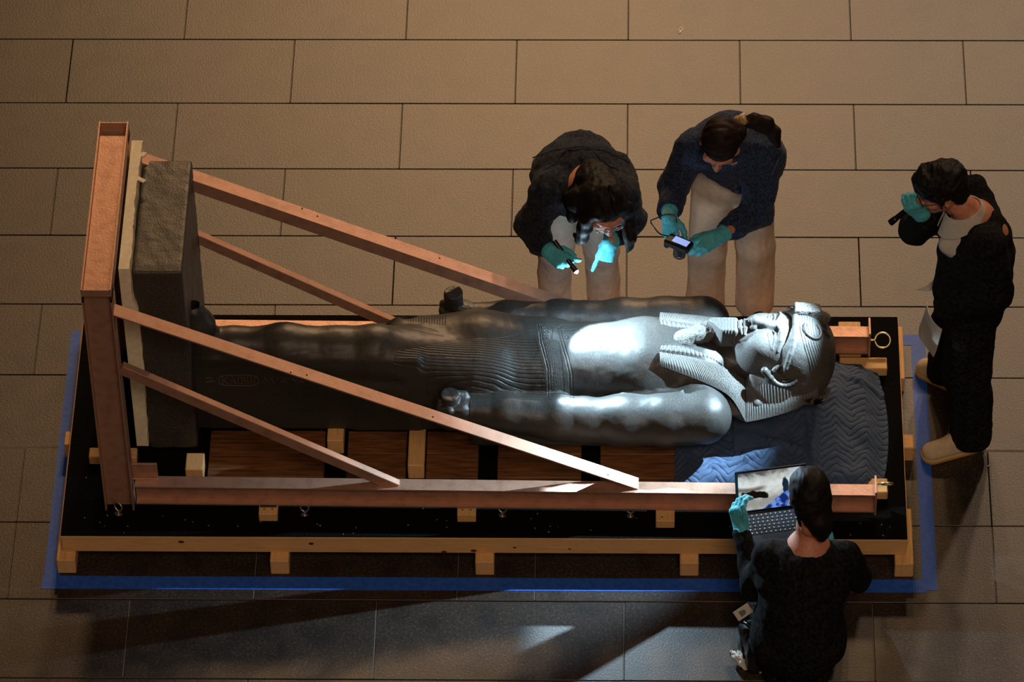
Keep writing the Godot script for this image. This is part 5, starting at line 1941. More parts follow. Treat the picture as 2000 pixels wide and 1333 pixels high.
	h.chain([Vector3(1.055, 1.468, 2.105), Vector3(1.10, 1.470, 2.09), Vector3(1.145, 1.448, 2.085), Vector3(1.185, 1.405, 2.095), Vector3(1.205, 1.345, 2.115)], [0.020, 0.034, 0.036, 0.030, 0.010], 0.02)
	h.ripple(noise(22.0, 2, 114), 0.006, Vector3(0.4, 1, 1), 0.03)
	obj("hair", h.mesh(), M.hair_brown, o)
	# scrunchie: a crumpled ring
	var sm := MB.new()
	var sp := []
	var sr := []
	for i in 30:
		var a := TAU * i / 30.0
		sp.append(Vector3(1.040, 1.468, 2.115) + Vector3(0.012 * sin(a * 5.0), cos(a) * 0.030, sin(a) * 0.030) + Vector3(0.35, 0.2, -0.1) * 0.02 * cos(a * 7.0))
		sr.append(0.016 + 0.005 * sin(a * 9.0))
	sm.tube(sp, sr, 9, true)
	obj("scrunchie", sm, M.gold, o)
	var cp := MB.new()
	cp.tube([Vector3(1.035, 1.492, 2.085), Vector3(1.055, 1.490, 2.065), Vector3(1.075, 1.475, 2.062)], [0.009, 0.011, 0.008], 8, false, 0.6)
	obj("hair_clip", cp, M.white, o)
	shoe(o, Vector3(0.90, 0, 1.78), Vector3(0.885, 0, 2.03), legr[2], M.black2, M.sole)
	shoe(o, Vector3(1.13, 0, 1.78), Vector3(1.145, 0, 2.03), legl[2], M.black2, M.sole)
	# compact camera on its strap
	var c := Vector3(0.772, 1.055, 2.430)
	var cz := Vector3(0.10, 0.985, -0.10).normalized()       # the screen faces her
	var cx := (Vector3(0.88, 0.0, 0.47) - cz * Vector3(0.88, 0.0, 0.47).dot(cz)).normalized()
	var cb := Basis(cx, cz.cross(cx), cz)
	var k := thing("camera", c, "black compact camera with a lit blue-white screen held between two blue gloves", "camera")
	var bm := MB.new()
	bm.box(Transform3D(cb, c), Vector3(0.118, 0.070, 0.034), 0.008)
	obj("body", bm, M.plastic, k)
	var gp := MB.new()
	gp.box(Transform3D(cb, c + cb * Vector3(-0.045, -0.004, -0.018)), Vector3(0.024, 0.062, 0.020), 0.007)
	obj("grip", gp, M.plastic2, k)
	var lm := MB.new()
	lm.lathe([Vector2(0.0, 0.052), Vector2(0.024, 0.052), Vector2(0.027, 0.049), Vector2(0.027, 0.022), Vector2(0.030, 0.020), Vector2(0.030, 0.0)], Transform3D(Basis(cb.x, -cb.z, cb.y), c + cb * Vector3(0.012, -0.004, -0.012)), 24)
	var le := obj("lens_barrel", lm, M.plastic, k)
	var rn := MB.new()
	var rp := []
	for i in 24:
		var a := TAU * i / 24.0
		rp.append(c + cb * Vector3(0.012 + cos(a) * 0.0275, -0.004 + sin(a) * 0.0275, -0.050))
	rn.tube(rp, 0.0012, 5, true)
	obj("silver_ring", rn, M.chrome, le)
	var sc := MB.new()
	sc.box(Transform3D(cb, c + cb * Vector3(0.010, 0.0, 0.0172)), Vector3(0.072, 0.040, 0.001), 0.0)
	var scm := flat_mat(Color(0.5, 0.6, 0.9), 0.3)
	scm.emission_enabled = true
	scm.emission = Color(0.62, 0.72, 1.0)
	scm.emission_energy_multiplier = 0.85
	obj("screen", sc, scm, k)
	var kl := AreaLight3D.new()
	kl.name = "camera_screen_light"
	kl.area_size = Vector2(0.072, 0.040)
	kl.area_normalize_energy = true
	kl.light_color = lin(Color(0.40, 0.55, 1.0))
	kl.light_energy = 0.0012
	kl.area_range = 6.0
	kl.shadow_enabled = true
	k.add_child(kl)
	kl.transform = Transform3D(Basis(cb.x, -cb.y, -cb.z), cb * Vector3(0.010, 0.0, 0.0195))
	for i in 3:
		var bt := MB.new()
		bt.lathe([Vector2(0.0, 0.002), Vector2(0.004, 0.0015), Vector2(0.0045, 0.0)], Transform3D(Basis(cb.x, cb.z, -cb.y), c + cb * Vector3(0.052, 0.018 - 0.016 * i, 0.017)), 10)
		obj("button", bt, M.plastic2, k)
	var sm2 := MB.new()
	sm2.tube(smooth([c + cb * Vector3(-0.058, 0.02, 0.0), Vector3(0.690, 1.10, 2.415), Vector3(0.662, 1.125, 2.395), Vector3(0.650, 1.138, 2.375), Vector3(0.672, 1.145, 2.365), Vector3(0.715, 1.160, 2.355), Vector3(0.752, 1.155, 2.355), Vector3(0.764, 1.130, 2.375)]), 0.003, 7)
	obj("wrist_strap", sm2, M.plastic, k)


# a smooth path through points
func smooth(pts: Array, per := 5) -> Array:
	var out := []
	for i in pts.size() - 1:
		for k in per:
			out.append((pts[i] as Vector3).cubic_interpolate(pts[i + 1], pts[maxi(i - 1, 0)], pts[mini(i + 2, pts.size() - 1)], float(k) / per))
	out.append(pts[pts.size() - 1])
	return out


# ---------------------------------------------------------------- the man at the head end

func standing_man():
	var o := thing("person", Vector3(2.03, 0, 2.55), "person in black jumper over a white shirt, standing in cream sneakers with a flashlight", "person")
	var hc := Vector3(1.890, 1.565, 2.60)
	var hb := frame_of(Vector3(-0.93, -0.26, 0.20), Vector3(-0.26, 0.95, 0.10))
	var tor := [Vector3(2.055, 0.92, 2.55), Vector3(2.065, 1.06, 2.56), Vector3(2.06, 1.25, 2.59), Vector3(2.035, 1.37, 2.60)]
	var shl := Vector3(2.085, 1.385, 2.765)
	var shr := Vector3(2.035, 1.385, 2.445)
	var elr := Vector3(1.798, 1.215, 2.490)
	var wrr := Vector3(1.818, 1.405, 2.605)
	var ell := Vector3(2.125, 1.125, 2.800)
	var wrl := Vector3(1.945, 0.985, 2.740)
	var legl := [Vector3(2.045, 0.88, 2.62), Vector3(2.050, 0.48, 2.655), Vector3(2.085, 0.09, 2.675)]
	var legr := [Vector3(2.045, 0.88, 2.46), Vector3(2.000, 0.48, 2.36), Vector3(1.985, 0.09, 2.27)]
	var m := body_mesh(Vector3(1.68, 0.0, 2.12), Vector3(2.32, 1.70, 2.96), tor, [0.13, 0.115, 0.13, 0.10], [[legl, [0.085, 0.056, 0.042]], [legr, [0.085, 0.056, 0.042]], [[shr, elr, wrr], [0.045, 0.034, 0.021]], [[shl, ell, wrl], [0.045, 0.036, 0.024]]], [Vector3(2.03, 1.38, 2.60), Vector3(1.985, 1.455, 2.60), hc + hb * Vector3(0, -0.07, -0.03)], hc, hb)
	obj("body", m, M.skin, o)
	var t := Vox.new(Vector3(1.82, 0.03, 2.12), Vector3(2.28, 1.08, 2.86), 0.0105)
	t.cap(tor[0] + Vector3(0, 0, 0.03), tor[1], 0.150, 0.135, 0.05)
	t.chain(legl, [0.118, 0.104, 0.094], 0.03)
	t.chain(legr, [0.118, 0.096, 0.086], 0.03)
	t.ripple(noise(5.5, 3, 121), 0.012, Vector3(1.6, 1.0, 1.6), 0.05)
	t.ripple(noise(12.0, 2, 122), 0.005, Vector3(0.7, 1.6, 0.7), 0.05)
	t.cut(Vector3(0, 0.055, 0), Vector3.DOWN)
	obj("trousers", t.mesh(), M.black2, o)
	var j := Vox.new(Vector3(1.68, 0.60, 2.30), Vector3(2.32, 1.52, 3.00), 0.010)
	j.chain([Vector3(2.045, 0.83, 2.575), Vector3(2.05, 1.00, 2.58), Vector3(2.055, 1.20, 2.59), Vector3(2.05, 1.335, 2.60)], [0.158, 0.160, 0.155, 0.110], 0.05)
	j.chain([Vector3(2.075, 1.20, 2.70), Vector3(2.075, 1.33, 2.72)], [0.115, 0.095], 0.05)
	j.chain([Vector3(2.04, 1.22, 2.50), Vector3(2.035, 1.34, 2.48)], [0.115, 0.095], 0.05)
	j.chain([shr, elr, elr.lerp(wrr, 0.80)], [0.080, 0.066, 0.056], 0.035)
	j.chain([shl, ell, wrl], [0.082, 0.076, 0.066], 0.035)
	# the neck opening
	j.cap(Vector3(2.03, 1.40, 2.605), Vector3(1.985, 1.50, 2.605), 0.083, 0.095, 0.006, Vector3.ZERO, 1.0, true)
	j.cap(Vector3(1.955, 1.34, 2.63), Vector3(1.88, 1.30, 2.665), 0.042, 0.030, 0.006, Vector3.ZERO, 1.0, true)
	j.ripple(noise(4.5, 3, 123), 0.016, Vector3(1.3, 1.4, 1.3), 0.05)
	j.cut(Vector3(2.0, 0.735, 2.6), Vector3(0.15, -1, 0.0).normalized(), 0.02)
	obj("jumper", j.mesh(), M.black, o)
	# shirt: inner body at the neck, standing collar, hem hanging out below the jumper
	var sv := Vox.new(Vector3(1.78, 1.20, 2.45), Vector3(2.18, 1.50, 2.78), 0.008)
	sv.chain([Vector3(2.03, 1.28, 2.61), Vector3(2.02, 1.365, 2.605)], [0.128, 0.088], 0.03)
	sv.cap(Vector3(1.955, 1.325, 2.635), Vector3(1.93, 1.28, 2.65), 0.045, 0.045, 0.03)
	sv.cut(Vector3(2.01, 1.43, 2.605), Vector3(-0.35, 1, 0), 0.004)
	var sh := obj("shirt", sv.mesh(), M.white, o)
	var rows := []
	for i in 34:
		var a := TAU * (0.03 + 0.94 * i / 33.0)
		var row := []
		for k in 7:
			var w := k / 6.0
			var dx := -cos(a)
			var dz := sin(a)
			var fr := maxf(0.0, dx * -1.0)
			var r := lerpf(0.098 + 0.022 * fr, 0.074, w)
			row.append(Vector3(2.005 - 0.020 * w + dx * r * 1.06, 1.395 + 0.062 * w + dx * 0.022 - 0.050 * fr * (1.0 - w), 2.606 + dz * r))
		rows.append(row)
	var cm := MB.new()
	cm.slab(rows, 0.005)
	obj("collar", cm, M.white, sh)
	var tail := []
	for i in 12:
		var row := []
		var u := i / 11.0
		for k in 12:
			var w := k / 11.0
			row.append(Vector3(1.900 - 0.045 * sin(u * PI * 0.7) - 0.030 * w + 0.05 * (1.0 - u) * 0.4, lerpf(0.80, 0.625 + 0.03 * u, w), lerpf(2.70, 2.535, u) + 0.010 * sin(w * 3.0 + u * 6.0)))
		tail.append(row)
	var tm := MB.new()
	tm.slab(tail, 0.004)
	obj("shirt_tail", tm, M.white, sh)
	var tip := []
	for i in 8:
		var row := []
		for k in 6:
			var u := i / 7.0
			var w := k / 5.0
			row.append(Vector3(lerpf(1.885, 1.808, u), lerpf(0.955, 0.880, u) - 0.035 * w * (1.0 - u), 2.545 + 0.03 * w * (1.0 - u) + 0.008 * sin(u * 4.0)))
		tip.append(row)
	var tp := MB.new()
	tp.slab(tip, 0.004)
	obj("shirt_corner", tp, M.white, sh)
	# hair: thick and short
	var h := Vox.new(Vector3(1.74, 1.42, 2.44), Vector3(2.06, 1.76, 2.78), 0.0058)
	var P := func(x: float, y: float, z: float) -> Vector3: return hc + hb * Vector3(x, y, z)
	h.ell(P.call(0, 0.050, -0.010), Vector3(0.098, 0.088, 0.112), 0.02, hb)
	h.ell(P.call(0, 0.075, 0.045), Vector3(0.082, 0.055, 0.066), 0.03, hb)
	h.ell(P.call(0, -0.020, -0.062), Vector3(0.080, 0.080, 0.050), 0.03, hb)
	for q: float in [-1.0, 1.0]:
		h.chain([P.call(q * 0.080, 0.02, 0.025), P.call(q * 0.081, -0.022, 0.028)], [0.016, 0.008], 0.012)
		h.ell(P.call(q * 0.088, -0.030, -0.005), Vector3(0.025, 0.042, 0.026), 0.006, hb, true)
	h.ell(P.call(0, -0.060, 0.110), Vector3(0.080, 0.092, 0.080), 0.010, hb, true)
	h.ripple(noise(24.0, 3, 124), 0.012, Vector3(1, 1, 0.5), 0.03)
	obj("hair", h.mesh(), M.hair, o)
	spectacles(o, hc, hb, M.plastic)
	# glove holding the torch beside his face
	var tube1 := Vector3(1.676, 1.355, 2.600)
	var tube0 := tube1 - TORCH_DIR.normalized() * 0.16
	var td := (tube1 - tube0).normalized()
	var g := hand(wrr, Vector3(-0.035, 0.055, 0.015), Vector3(-0.25, 0.35, 0.90), true, [bent(1.0), bent(1.1), bent(1.15), bent(1.2), [0.7, 0.5]], 0.002, Vector3(0.6, 0.35, -0.6), elr.lerp(wrr, 0.82))
	obj("glove", g, M.glove, o)
	shoe(o, Vector3(2.150, 0, 2.650), Vector3(1.862, 0, 2.745), legl[2], M.shoe, M.sole)
	shoe(o, Vector3(2.080, 0, 2.335), Vector3(1.862, 0, 2.185), legr[2], M.shoe, M.sole)
	var pl := thing("flashlight", tube1, "black flashlight held beside the face of the person in the black jumper", "flashlight")
	var side := td.cross(Vector3.UP).normalized()
	var tf := Transform3D(Basis(side, td, side.cross(td)), tube0)
	var ln := (tube1 - tube0).length()
	var bm := MB.new()
	bm.lathe([Vector2(0.0, -0.01), Vector2(0.0115, -0.01), Vector2(0.0125, -0.007), Vector2(0.0125, ln - 0.035), Vector2(0.0145, ln - 0.030), Vector2(0.0150, ln - 0.003), Vector2(0.0135, ln), Vector2(0.0115, ln - 0.003)], tf, 20)
	obj("barrel", bm, M.plastic, pl)
	var lb := MB.new()
	lb.lathe([Vector2(0.0, ln + 0.001), Vector2(0.006, ln), Vector2(0.011, ln - 0.004), Vector2(0.0, ln - 0.005)], tf, 16)
	obj("lamp", lb, M.led, pl)
	var sp := SpotLight3D.new()
	sp.name = "flashlight_beam"
	pl.add_child(sp)
	sp.look_at_from_position(tube1 + td * 0.006, tube1 + TORCH_DIR, Vector3.UP)
	sp.position = td * 0.006
	sp.light_color = lin(PEN_COLOR)
	sp.light_energy = TORCH
	sp.spot_angle = TORCH_ANGLE
	sp.spot_angle_attenuation = TORCH_SOFT
	sp.spot_range = 30.0
	sp.spot_attenuation = 2.0
	sp.light_size = 0.01
	sp.shadow_enabled = true


const TORCH_DIR := Vector3(-0.72, -0.62, 0.20)
const TORCH := 13.0
const TORCH_ANGLE := 26.0
const TORCH_SOFT := 0.7


# ---------------------------------------------------------------- the woman kneeling in front with the laptop

func kneeling_woman():
	var o := thing("person", Vector3(1.30, 0, 3.9), "person in black with a low dark bun kneeling before the skid, holding a laptop", "person")
	var hc := Vector3(1.318, 0.875, 3.735)
	var hb := frame_of(Vector3(-0.22, -0.32, -0.92), Vector3(-0.04, 0.94, -0.32))
	var tor := [Vector3(1.285, 0.26, 3.99), Vector3(1.28, 0.39, 3.94), Vector3(1.30, 0.53, 3.87), Vector3(1.32, 0.61, 3.82)]
	var shl := Vector3(1.155, 0.590, 3.825)
	var shr := Vector3(1.480, 0.585, 3.825)
	var ell := Vector3(1.095, 0.340, 3.790)
	var wrl := Vector3(1.040, 0.478, 3.585)
	var elr := Vector3(1.535, 0.360, 3.750)
	var wrr := Vector3(1.405, 0.365, 3.680)
	var legl := [Vector3(1.20, 0.25, 3.95), Vector3(1.15, 0.095, 3.62), Vector3(1.19, 0.065, 4.02), Vector3(1.195, 0.055, 4.12)]
	var legr := [Vector3(1.37, 0.25, 3.95), Vector3(1.42, 0.095, 3.62), Vector3(1.375, 0.065, 4.02), Vector3(1.365, 0.055, 4.12)]
	var m := body_mesh(Vector3(0.96, 0.0, 3.46), Vector3(1.68, 1.0, 4.22), tor, [0.14, 0.11, 0.115, 0.10], [[legl, [0.085, 0.056, 0.04, 0.035]], [legr, [0.085, 0.056, 0.04, 0.035]], [[shl, ell, wrl, wrl + Vector3(-0.01, 0.05, -0.035)], [0.045, 0.035, 0.023, 0.010]], [[shr, elr, wrr, wrr + Vector3(-0.05, 0.0, -0.04)], [0.045, 0.035, 0.023, 0.010]]], [Vector3(1.322, 0.64, 3.815), Vector3(1.325, 0.735, 3.785), hc + hb * Vector3(0, -0.07, -0.03)], hc, hb)
	obj("body", m, M.skin, o)
	var t := Vox.new(Vector3(1.00, 0.0, 3.48), Vector3(1.60, 0.46, 4.18), 0.0105)
	t.cap(tor[0] + Vector3(-0.055, -0.02, 0), tor[0] + Vector3(0.055, -0.02, 0), 0.155, 0.155, 0.05)
	t.chain([legl[0], legl[1], legl[2]], [0.105, 0.078, 0.058], 0.03)
	t.chain([legr[0], legr[1], legr[2]], [0.105, 0.078, 0.058], 0.03)
	t.ripple(noise(6.0, 3, 131), 0.010, Vector3.ONE, 0.05)
	t.cut(Vector3(0, 0.004, 0), Vector3.DOWN)
	obj("trousers", t.mesh(), M.black2, o)
	var j := Vox.new(Vector3(0.98, 0.10, 3.46), Vector3(1.66, 0.74, 4.20), 0.0100)
	j.chain([Vector3(1.285, 0.20, 3.985), Vector3(1.285, 0.30, 3.955), Vector3(1.285, 0.42, 3.925), Vector3(1.30, 0.53, 3.87), Vector3(1.32, 0.585, 3.825)], [0.176, 0.180, 0.160, 0.150, 0.095], 0.05)
	j.chain([Vector3(1.215, 0.50, 3.87), Vector3(1.195, 0.57, 3.835)], [0.115, 0.080], 0.05)
	j.chain([Vector3(1.395, 0.50, 3.87), Vector3(1.43, 0.57, 3.835)], [0.115, 0.080], 0.05)
	j.chain([shl, ell, ell.lerp(wrl, 0.92)], [0.068, 0.056, 0.042], 0.035)
	j.chain([shr, elr, elr.lerp(wrr, 0.92)], [0.068, 0.058, 0.042], 0.035)
	j.cap(Vector3(1.325, 0.66, 3.82), Vector3(1.325, 0.76, 3.78), 0.086, 0.105, 0.006, Vector3.ZERO, 1.0, true)
	j.ripple(noise(5.5, 3, 132), 0.013, Vector3(1.3, 1.3, 1.0), 0.05)
	j.cut(Vector3(0, 0.12, 0), Vector3.DOWN)
	obj("top", j.mesh(), M.black, o)
	# hair: smooth cap gathered in a low bun
	var h := Vox.new(Vector3(1.16, 0.70, 3.56), Vector3(1.48, 1.05, 3.93), 0.006)
	var P := func(x: float, y: float, z: float) -> Vector3: return hc + hb * Vector3(x, y, z)
	h.ell(P.call(0, 0.034, -0.014), Vector3(0.088, 0.096, 0.104), 0.02, hb)
	h.ell(P.call(0, -0.015, -0.055), Vector3(0.084, 0.075, 0.062), 0.03, hb)
	h.chain([P.call(0.0, -0.03, -0.07), Vector3(1.362, 0.815, 3.835), Vector3(1.372, 0.780, 3.850)], [0.05, 0.052, 0.040], 0.03)
	h.chain([Vector3(1.370, 0.790, 3.850), Vector3(1.372, 0.740, 3.865)], [0.035, 0.016], 0.02)
	h.chain([P.call(0.04, -0.05, -0.07), P.call(0.035, -0.11, -0.072)], [0.014, 0.005], 0.01)
	h.chain([P.call(0.06, -0.05, -0.05), P.call(0.052, -0.12, -0.055)], [0.012, 0.004], 0.01)
	for q: float in [-1.0, 1.0]:
		h.ell(P.call(q * 0.090, -0.020, 0.000), Vector3(0.026, 0.042, 0.030), 0.006, hb, true)
	h.ell(P.call(0, -0.040, 0.112), Vector3(0.070, 0.085, 0.078), 0.010, hb, true)
	h.ripple(noise(22.0, 2, 133), 0.006, Vector3(1, 1, 0.4), 0.03)
	obj("hair", h.mesh(), M.hair, o)
	var gl := hand(wrl, Vector3(-0.020, 0.095, -0.050), Vector3(-0.55, 0.30, 0.75), false, [bent(0.7), bent(0.75), bent(0.8), bent(0.85), [0.3, 0.3]], 0.0015, Vector3(0.75, 0.35, 0.25), ell.lerp(wrl, 0.93))
	obj("glove", gl, M.glove, o)
	var gr := hand(wrr, Vector3(-0.03, 0.025, -0.08), Vector3(0.1, -0.9, -0.2), true, [bent(0.3), bent(0.3), bent(0.35), bent(0.4), [0.3, 0.2]], 0.0015, Vector3(0.7, 0.5, -0.1), elr.lerp(wrr, 0.93))
	obj("glove", gr, M.glove, o)
	for f in [[Vector3(1.19, 0.06, 4.05), Vector3(1.20, 0.05, 4.20)], [Vector3(1.375, 0.065, 4.05), Vector3(1.36, 0.075, 4.20)]]:
		var sv := Vox.new(f[0] - Vector3(0.12, 0.08, 0.10), f[1] + Vector3(0.12, 0.10, 0.12), 0.007)
		sv.cap(f[0], f[1], 0.045, 0.042, 0.02)
		sv.cut(Vector3(0, 0.006, 0), Vector3.DOWN)
		var s := obj("shoe", sv.mesh(), M.black2, o)
		var ri := MB.new()
		var rp := []
		for i in 15:
			var a := -1.6 + 3.2 * i / 14.0
			rp.append(f[1] + Vector3(sin(a) * 0.047, 0.034, cos(a) * 0.046))
		ri.tube(rp, 0.003, 6)
		obj("welt", ri, M.plastic2, s)
	laptop()
	# badge on its reel, bag at her hip and the pale cloth in it
	var bd := thing("id_badge", Vector3(1.050, 0.26, 3.86), "white name badge with a small blue-grey emblem hanging at the kneeling person's hip", "badge")
	var bb := Basis(Vector3(0.62, 0.38, -0.68).normalized(), 0.0)
	var bz := Vector3(-0.25, 0.62, 0.74).normalized()
	var bx := (Vector3(0.80, 0.55, -0.25) - bz * Vector3(0.80, 0.55, -0.25).dot(bz)).normalized()
	bb = Basis(bx, bz.cross(bx), bz)
	var cd := MB.new()
	cd.box(Transform3D(bb, Vector3(1.050, 0.262, 3.865)), Vector3(0.078, 0.046, 0.0012), 0.0004)
	var cdo := obj("card", cd, M.white, bd)
	var em := MB.new()
	em.box(Transform3D(bb, Vector3(1.050, 0.262, 3.865) + bb * Vector3(-0.008, -0.002, 0.0008)), Vector3(0.020, 0.024, 0.0006), 0.0002)
	em.lathe([Vector2(0.011, 0.0008), Vector2(0.0, 0.0009)], Transform3D(Basis(bb.x, bb.z, -bb.y), Vector3(1.050, 0.262, 3.865) + bb * Vector3(0.002, -0.002, 0.0004)), 16)
	obj("emblem", em, flat_mat(Color(0.34, 0.42, 0.52), 0.5), cdo)
	var ld := MB.new()
	ld.tube(smooth([Vector3(1.080, 0.285, 3.855), Vector3(1.105, 0.30, 3.86), Vector3(1.135, 0.31, 3.875)]), 0.0035, 7)
	obj("reel_cord", ld, M.chrome, bd)
	var bg := thing("shoulder_bag", Vector3(1.10, 0.02, 3.93), "small black bag with a chrome ring beside the kneeling person's left hip", "bag")
	var bv := Vox.new(Vector3(0.98, 0.0, 3.78), Vector3(1.24, 0.30, 4.10), 0.008)
	bv.box(Vector3(1.105, 0.115, 3.935), Vector3(0.055, 0.105, 0.085), 0.035, 0.01, Basis(Vector3.UP, 0.3))
	bv.ripple(noise(9.0, 2, 134), 0.010, Vector3.ONE, 0.05)
	bv.cut(Vector3(0, 0.006, 0), Vector3.DOWN)
	obj("pouch", bv.mesh(), M.plastic2, bg)
	var rg := MB.new()
	var rp2 := []
	for i in 22:
		var a := TAU * i / 22.0
		rp2.append(Vector3(1.068, 0.195, 3.955) + Vector3(cos(a) * 0.009, sin(a) * 0.013, -sin(a) * 0.008 + cos(a) * 0.004))
	rg.tube(rp2, 0.0026, 7, true)
	obj("ring", rg, M.chrome, bg)
	var sb := MB.new()
	for x in [1.045, 1.060]:
		sb.tube(smooth([Vector3(x + 0.01, 0.25, 3.87), Vector3(x - 0.005, 0.17, 3.90), Vector3(x + 0.01, 0.07, 3.96)]), 0.004, 6)
	var sbo := obj("strap", sb, M.plastic, bg)
	sbo.set_meta("kind", "stuff")
	var zp := MB.new()
	zp.tube(smooth([Vector3(1.055, 0.075, 3.965), Vector3(1.115, 0.075, 3.985), Vector3(1.165, 0.055, 4.02), Vector3(1.19, 0.03, 4.06)]), 0.0045, 7, false, 0.6)
	obj("zip", zp, M.chrome, bg)
	var co := []
	var fz := noise(14.0, 3, 135)
	for i in 26:
		var row := []
		var u := i / 25.0
		for k in 16:
			var w := k / 15.0
			var sp := sin(pow(u, 0.75) * PI) * 0.9 + 0.1
			var z := lerpf(3.905, 4.0, u) + (w - 0.35) * 0.085 * sp
			row.append(Vector3(lerpf(1.0, 1.185, u) + 0.012 * fz.get_noise_2d(w * 0.3, u * 0.2), 0.035 + 0.032 * sin(w * PI) * sp + 0.020 * fz.get_noise_2d(u * 0.7, w * 0.5), z))
		co.append(row)
	var cm := MB.new()
	cm.slab(co, 0.004)
	tag(obj("crumpled_cloth", cm, M.white), "crumpled pale cloth poking out of the black bag by the kneeling person", "cloth")


func laptop():
	var hl := Vector3(1.024, 0.440, 3.466)
	var cx := Vector3(0.985, 0.0, -0.172).normalized()
	var up := Vector3(-0.075, 0.955, -0.285)
	up = (up - cx * up.dot(cx)).normalized()
	var nz := cx.cross(up)
	var o := thing("laptop", hl + Vector3(0.15, 0, 0.05), "open slim laptop showing a close-up of the statue's shoulder, held by the kneeling person", "laptop")
	var sb := Basis(cx, up, nz)
	var W := 0.312
	var H := 0.212
	var lid := MB.new()
	lid.box(Transform3D(sb, hl + cx * W * 0.5 + up * H * 0.5 - nz * 0.004), Vector3(W, H, 0.006), 0.002)
	var lo := obj("lid", lid, M.alu, o)
	var bz := MB.new()
	bz.box(Transform3D(sb, hl + cx * W * 0.5 + up * H * 0.5 - nz * 0.0006), Vector3(W - 0.003, H - 0.003, 0.0012), 0.0)
	obj("bezel", bz, M.plastic, lo)
	# the picture on the screen
	var im := Image.create(256, 168, false, Image.FORMAT_RGB8)
	var fz := noise(0.03, 3, 141)
	for y in 168:
		for x in 256:
			var u := x / 255.0
			var v := y / 167.0
			var n := fz.get_noise_2d(x, y)
			# stone: a big rounded arm running from upper left to lower right
			var d := (v - 0.34 - 0.06 * sin(u * 4.0))
			var c := Color(0.62, 0.62, 0.60).lerp(Color(0.90, 0.93, 0.92), clampf(0.5 + 0.5 * cos(d * 7.0) + n * 0.3, 0, 1))
			c = c.lerp(Color(0.35, 0.30, 0.26), smoothstep(0.10, 0.0, absf(v - 0.44 - 0.03 * sin(u * 9.0))) * (1.0 - smoothstep(0.30, 0.48, u)) * 0.8)
			c = c.lerp(Color(0.20, 0.22, 0.24), smoothstep(0.15, 0.0, v + 0.1 * n) * (1.0 - u))
			# the broken hollow
			var e := Vector2((u - 0.26) / 0.22, (v - 0.60 - 0.25 * (u - 0.26)) / 0.10).length() + n * 0.3
			c = c.lerp(Color(0.07, 0.045, 0.03), 1.0 - smoothstep(0.8, 1.05, e))
			# the dark gap beyond the shoulder, and the headcloth
			var g := Vector2((u - 0.70 - 0.05 * v) / 0.055, (v - 0.48) / 0.26).length() + n * 0.2
			c = c.lerp(Color(0.10, 0.17, 0.24), 1.0 - smoothstep(0.8, 1.05, g))
			if u > 0.74:
				c = c.lerp(Color(0.82, 0.90, 0.95), 0.6 * smoothstep(0.74, 0.8, u) * (1.0 - smoothstep(0.60, 0.70, v)))
			# blue cloth below
			var b := smoothstep(0.0, 0.05, v - (0.98 - 0.42 * smoothstep(0.30, 0.78, u)))
			c = c.lerp(Color(0.08, 0.17, 0.45).lerp(Color(0.45, 0.62, 0.95), clampf(0.45 + n * 1.6 + 0.4 * sin(u * 26.0), 0, 1)), b)
			im.set_pixel(x, y, c)
	var sm := StandardMaterial3D.new()
	sm.albedo_color = Color(0.02, 0.02, 0.02)
	sm.roughness = 0.35
	sm.emission_enabled = true
	sm.emission_operator = BaseMaterial3D.EMISSION_OP_MULTIPLY
	sm.emission = Color.WHITE
	sm.emission_texture = ImageTexture.create_from_image(im)
	sm.emission_energy_multiplier = 0.85
	var q := MB.new()
	var a := hl + cx * 0.012 + up * (H - 0.009) + nz * 0.0003
	var b := hl + cx * (W - 0.012) + up * (H - 0.009) + nz * 0.0003
	var c2 := hl + cx * (W - 0.012) + up * 0.013 + nz * 0.0003
	var d2 := hl + cx * 0.012 + up * 0.013 + nz * 0.0003
	q.quad(a, b, c2, d2, nz)
	q.uv = PackedVector2Array([Vector2(0, 0), Vector2(1, 0), Vector2(1, 1), Vector2(0, 1)])
	obj("screen", q, sm, lo)
	var l := AreaLight3D.new()
	l.name = "laptop_screen_light"
	l.area_size = Vector2(W - 0.024, H - 0.022)
	l.area_normalize_energy = true
	l.light_color = lin(Color(0.62, 0.80, 1.0))
	l.light_energy = 0.035
	l.area_range = 8.0
	l.shadow_enabled = true
	o.add_child(l)
	l.transform = Transform3D(Basis(cx, -up, -nz), hl + cx * W * 0.5 + up * H * 0.5 + nz * 0.003 - o.position)
	# keyboard half
	var fw := Vector3(0.172, -0.02, 0.985)
	fw = (fw - cx * fw.dot(cx)).normalized()
	var kb := Basis(cx, fw.cross(cx), fw)
	var D := 0.228
	var base := MB.new()
	base.box(Transform3D(kb, hl + cx * W * 0.5 + fw * (D * 0.5 + 0.004) - kb.y * 0.006), Vector3(W, 0.010, D), 0.003)
	var bo := obj("keyboard_base", base, M.alu, o)
	var deck := MB.new()
	deck.box(Transform3D(kb, hl + cx * W * 0.5 + fw * (D * 0.5 + 0.004) - kb.y * 0.0006), Vector3(W - 0.006, 0.0012, D - 0.006), 0.0)
	obj("palm_rest", deck, M.plastic2, bo)
	var keys := MB.new()
	var marks := MB.new()
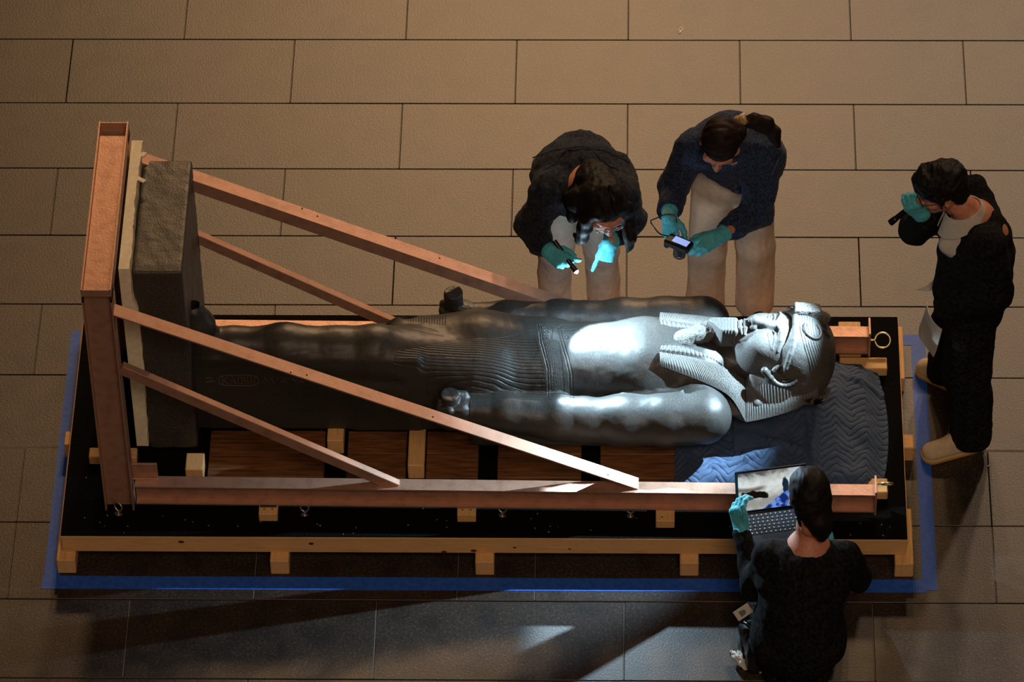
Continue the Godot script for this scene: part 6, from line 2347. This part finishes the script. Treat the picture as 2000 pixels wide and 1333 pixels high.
	for r in 6:
		for k in 14:
			var p := hl + cx * (0.022 + k * 0.0206 + 0.004 * (r % 2)) + fw * (0.018 + r * 0.0195) + kb.y * 0.001
			keys.box(Transform3D(kb, p), Vector3(0.0175, 0.002, 0.0165), 0.0006)
			marks.box(Transform3D(kb, p + kb.y * 0.0011), Vector3(0.0042, 0.0003, 0.0055), 0.0)
	var ko := obj("keys", keys, M.plastic, bo)
	ko.set_meta("kind", "stuff")
	var mm := flat_mat(Color(0.8, 0.82, 0.85), 0.5)
	mm.emission_enabled = true
	mm.emission = Color(0.8, 0.85, 0.9)
	mm.emission_energy_multiplier = 0.25
	var mo := obj("key_legends", marks, mm, bo)
	mo.set_meta("kind", "stuff")
	var hg := MB.new()
	hg.tube([hl + cx * 0.02, hl + cx * (W - 0.02)], 0.0045, 10)
	obj("hinge", hg, M.plastic, o)


# ---------------------------------------------------------------- small things on the floor

func small_things():
	var c := Vector3(0.795, 0.0015, -0.075)
	var d := Vector3(0.46, 0, -0.89)
	var s := Vector3(0.89, 0, 0.46)
	var pts := []
	for k in [[-0.020, -0.0045], [0.018, -0.0045], [0.022, -0.001], [0.018, 0.003], [-0.022, 0.003], [-0.027, 0.0065], [-0.022, 0.010], [0.012, 0.010]]:
		pts.append(c + d * k[0] + s * k[1])
	var mb := MB.new()
	mb.tube(pts, 0.0013, 6)
	tag(obj("paper_clip", mb, M.zinc), "bent metal paper clip lying on the floor tiles behind the people", "paper clip")
	var says := ["tiny white lint scrap on the floor beside the standing person's back", "tiny white scrap on the floor behind the standing person's shoulder", "tiny white scrap on the floor near the blue tape corner"]
	var at := [Vector3(2.31, 0.001, 1.68), Vector3(2.29, 0.001, 1.24), Vector3(2.16, 0.001, 2.78)]
	for i in 3:
		var lm := MB.new()
		var ps := []
		for k in 9:
			ps.append(at[i] + Vector3(rng.randf_range(-0.010, 0.010), rng.randf_range(0.0, 0.002), rng.randf_range(-0.008, 0.008)))
		lm.tube(ps, 0.0009, 5)
		tag(obj("lint_scrap", lm, M.white), says[i], "lint", "lint on the floor")
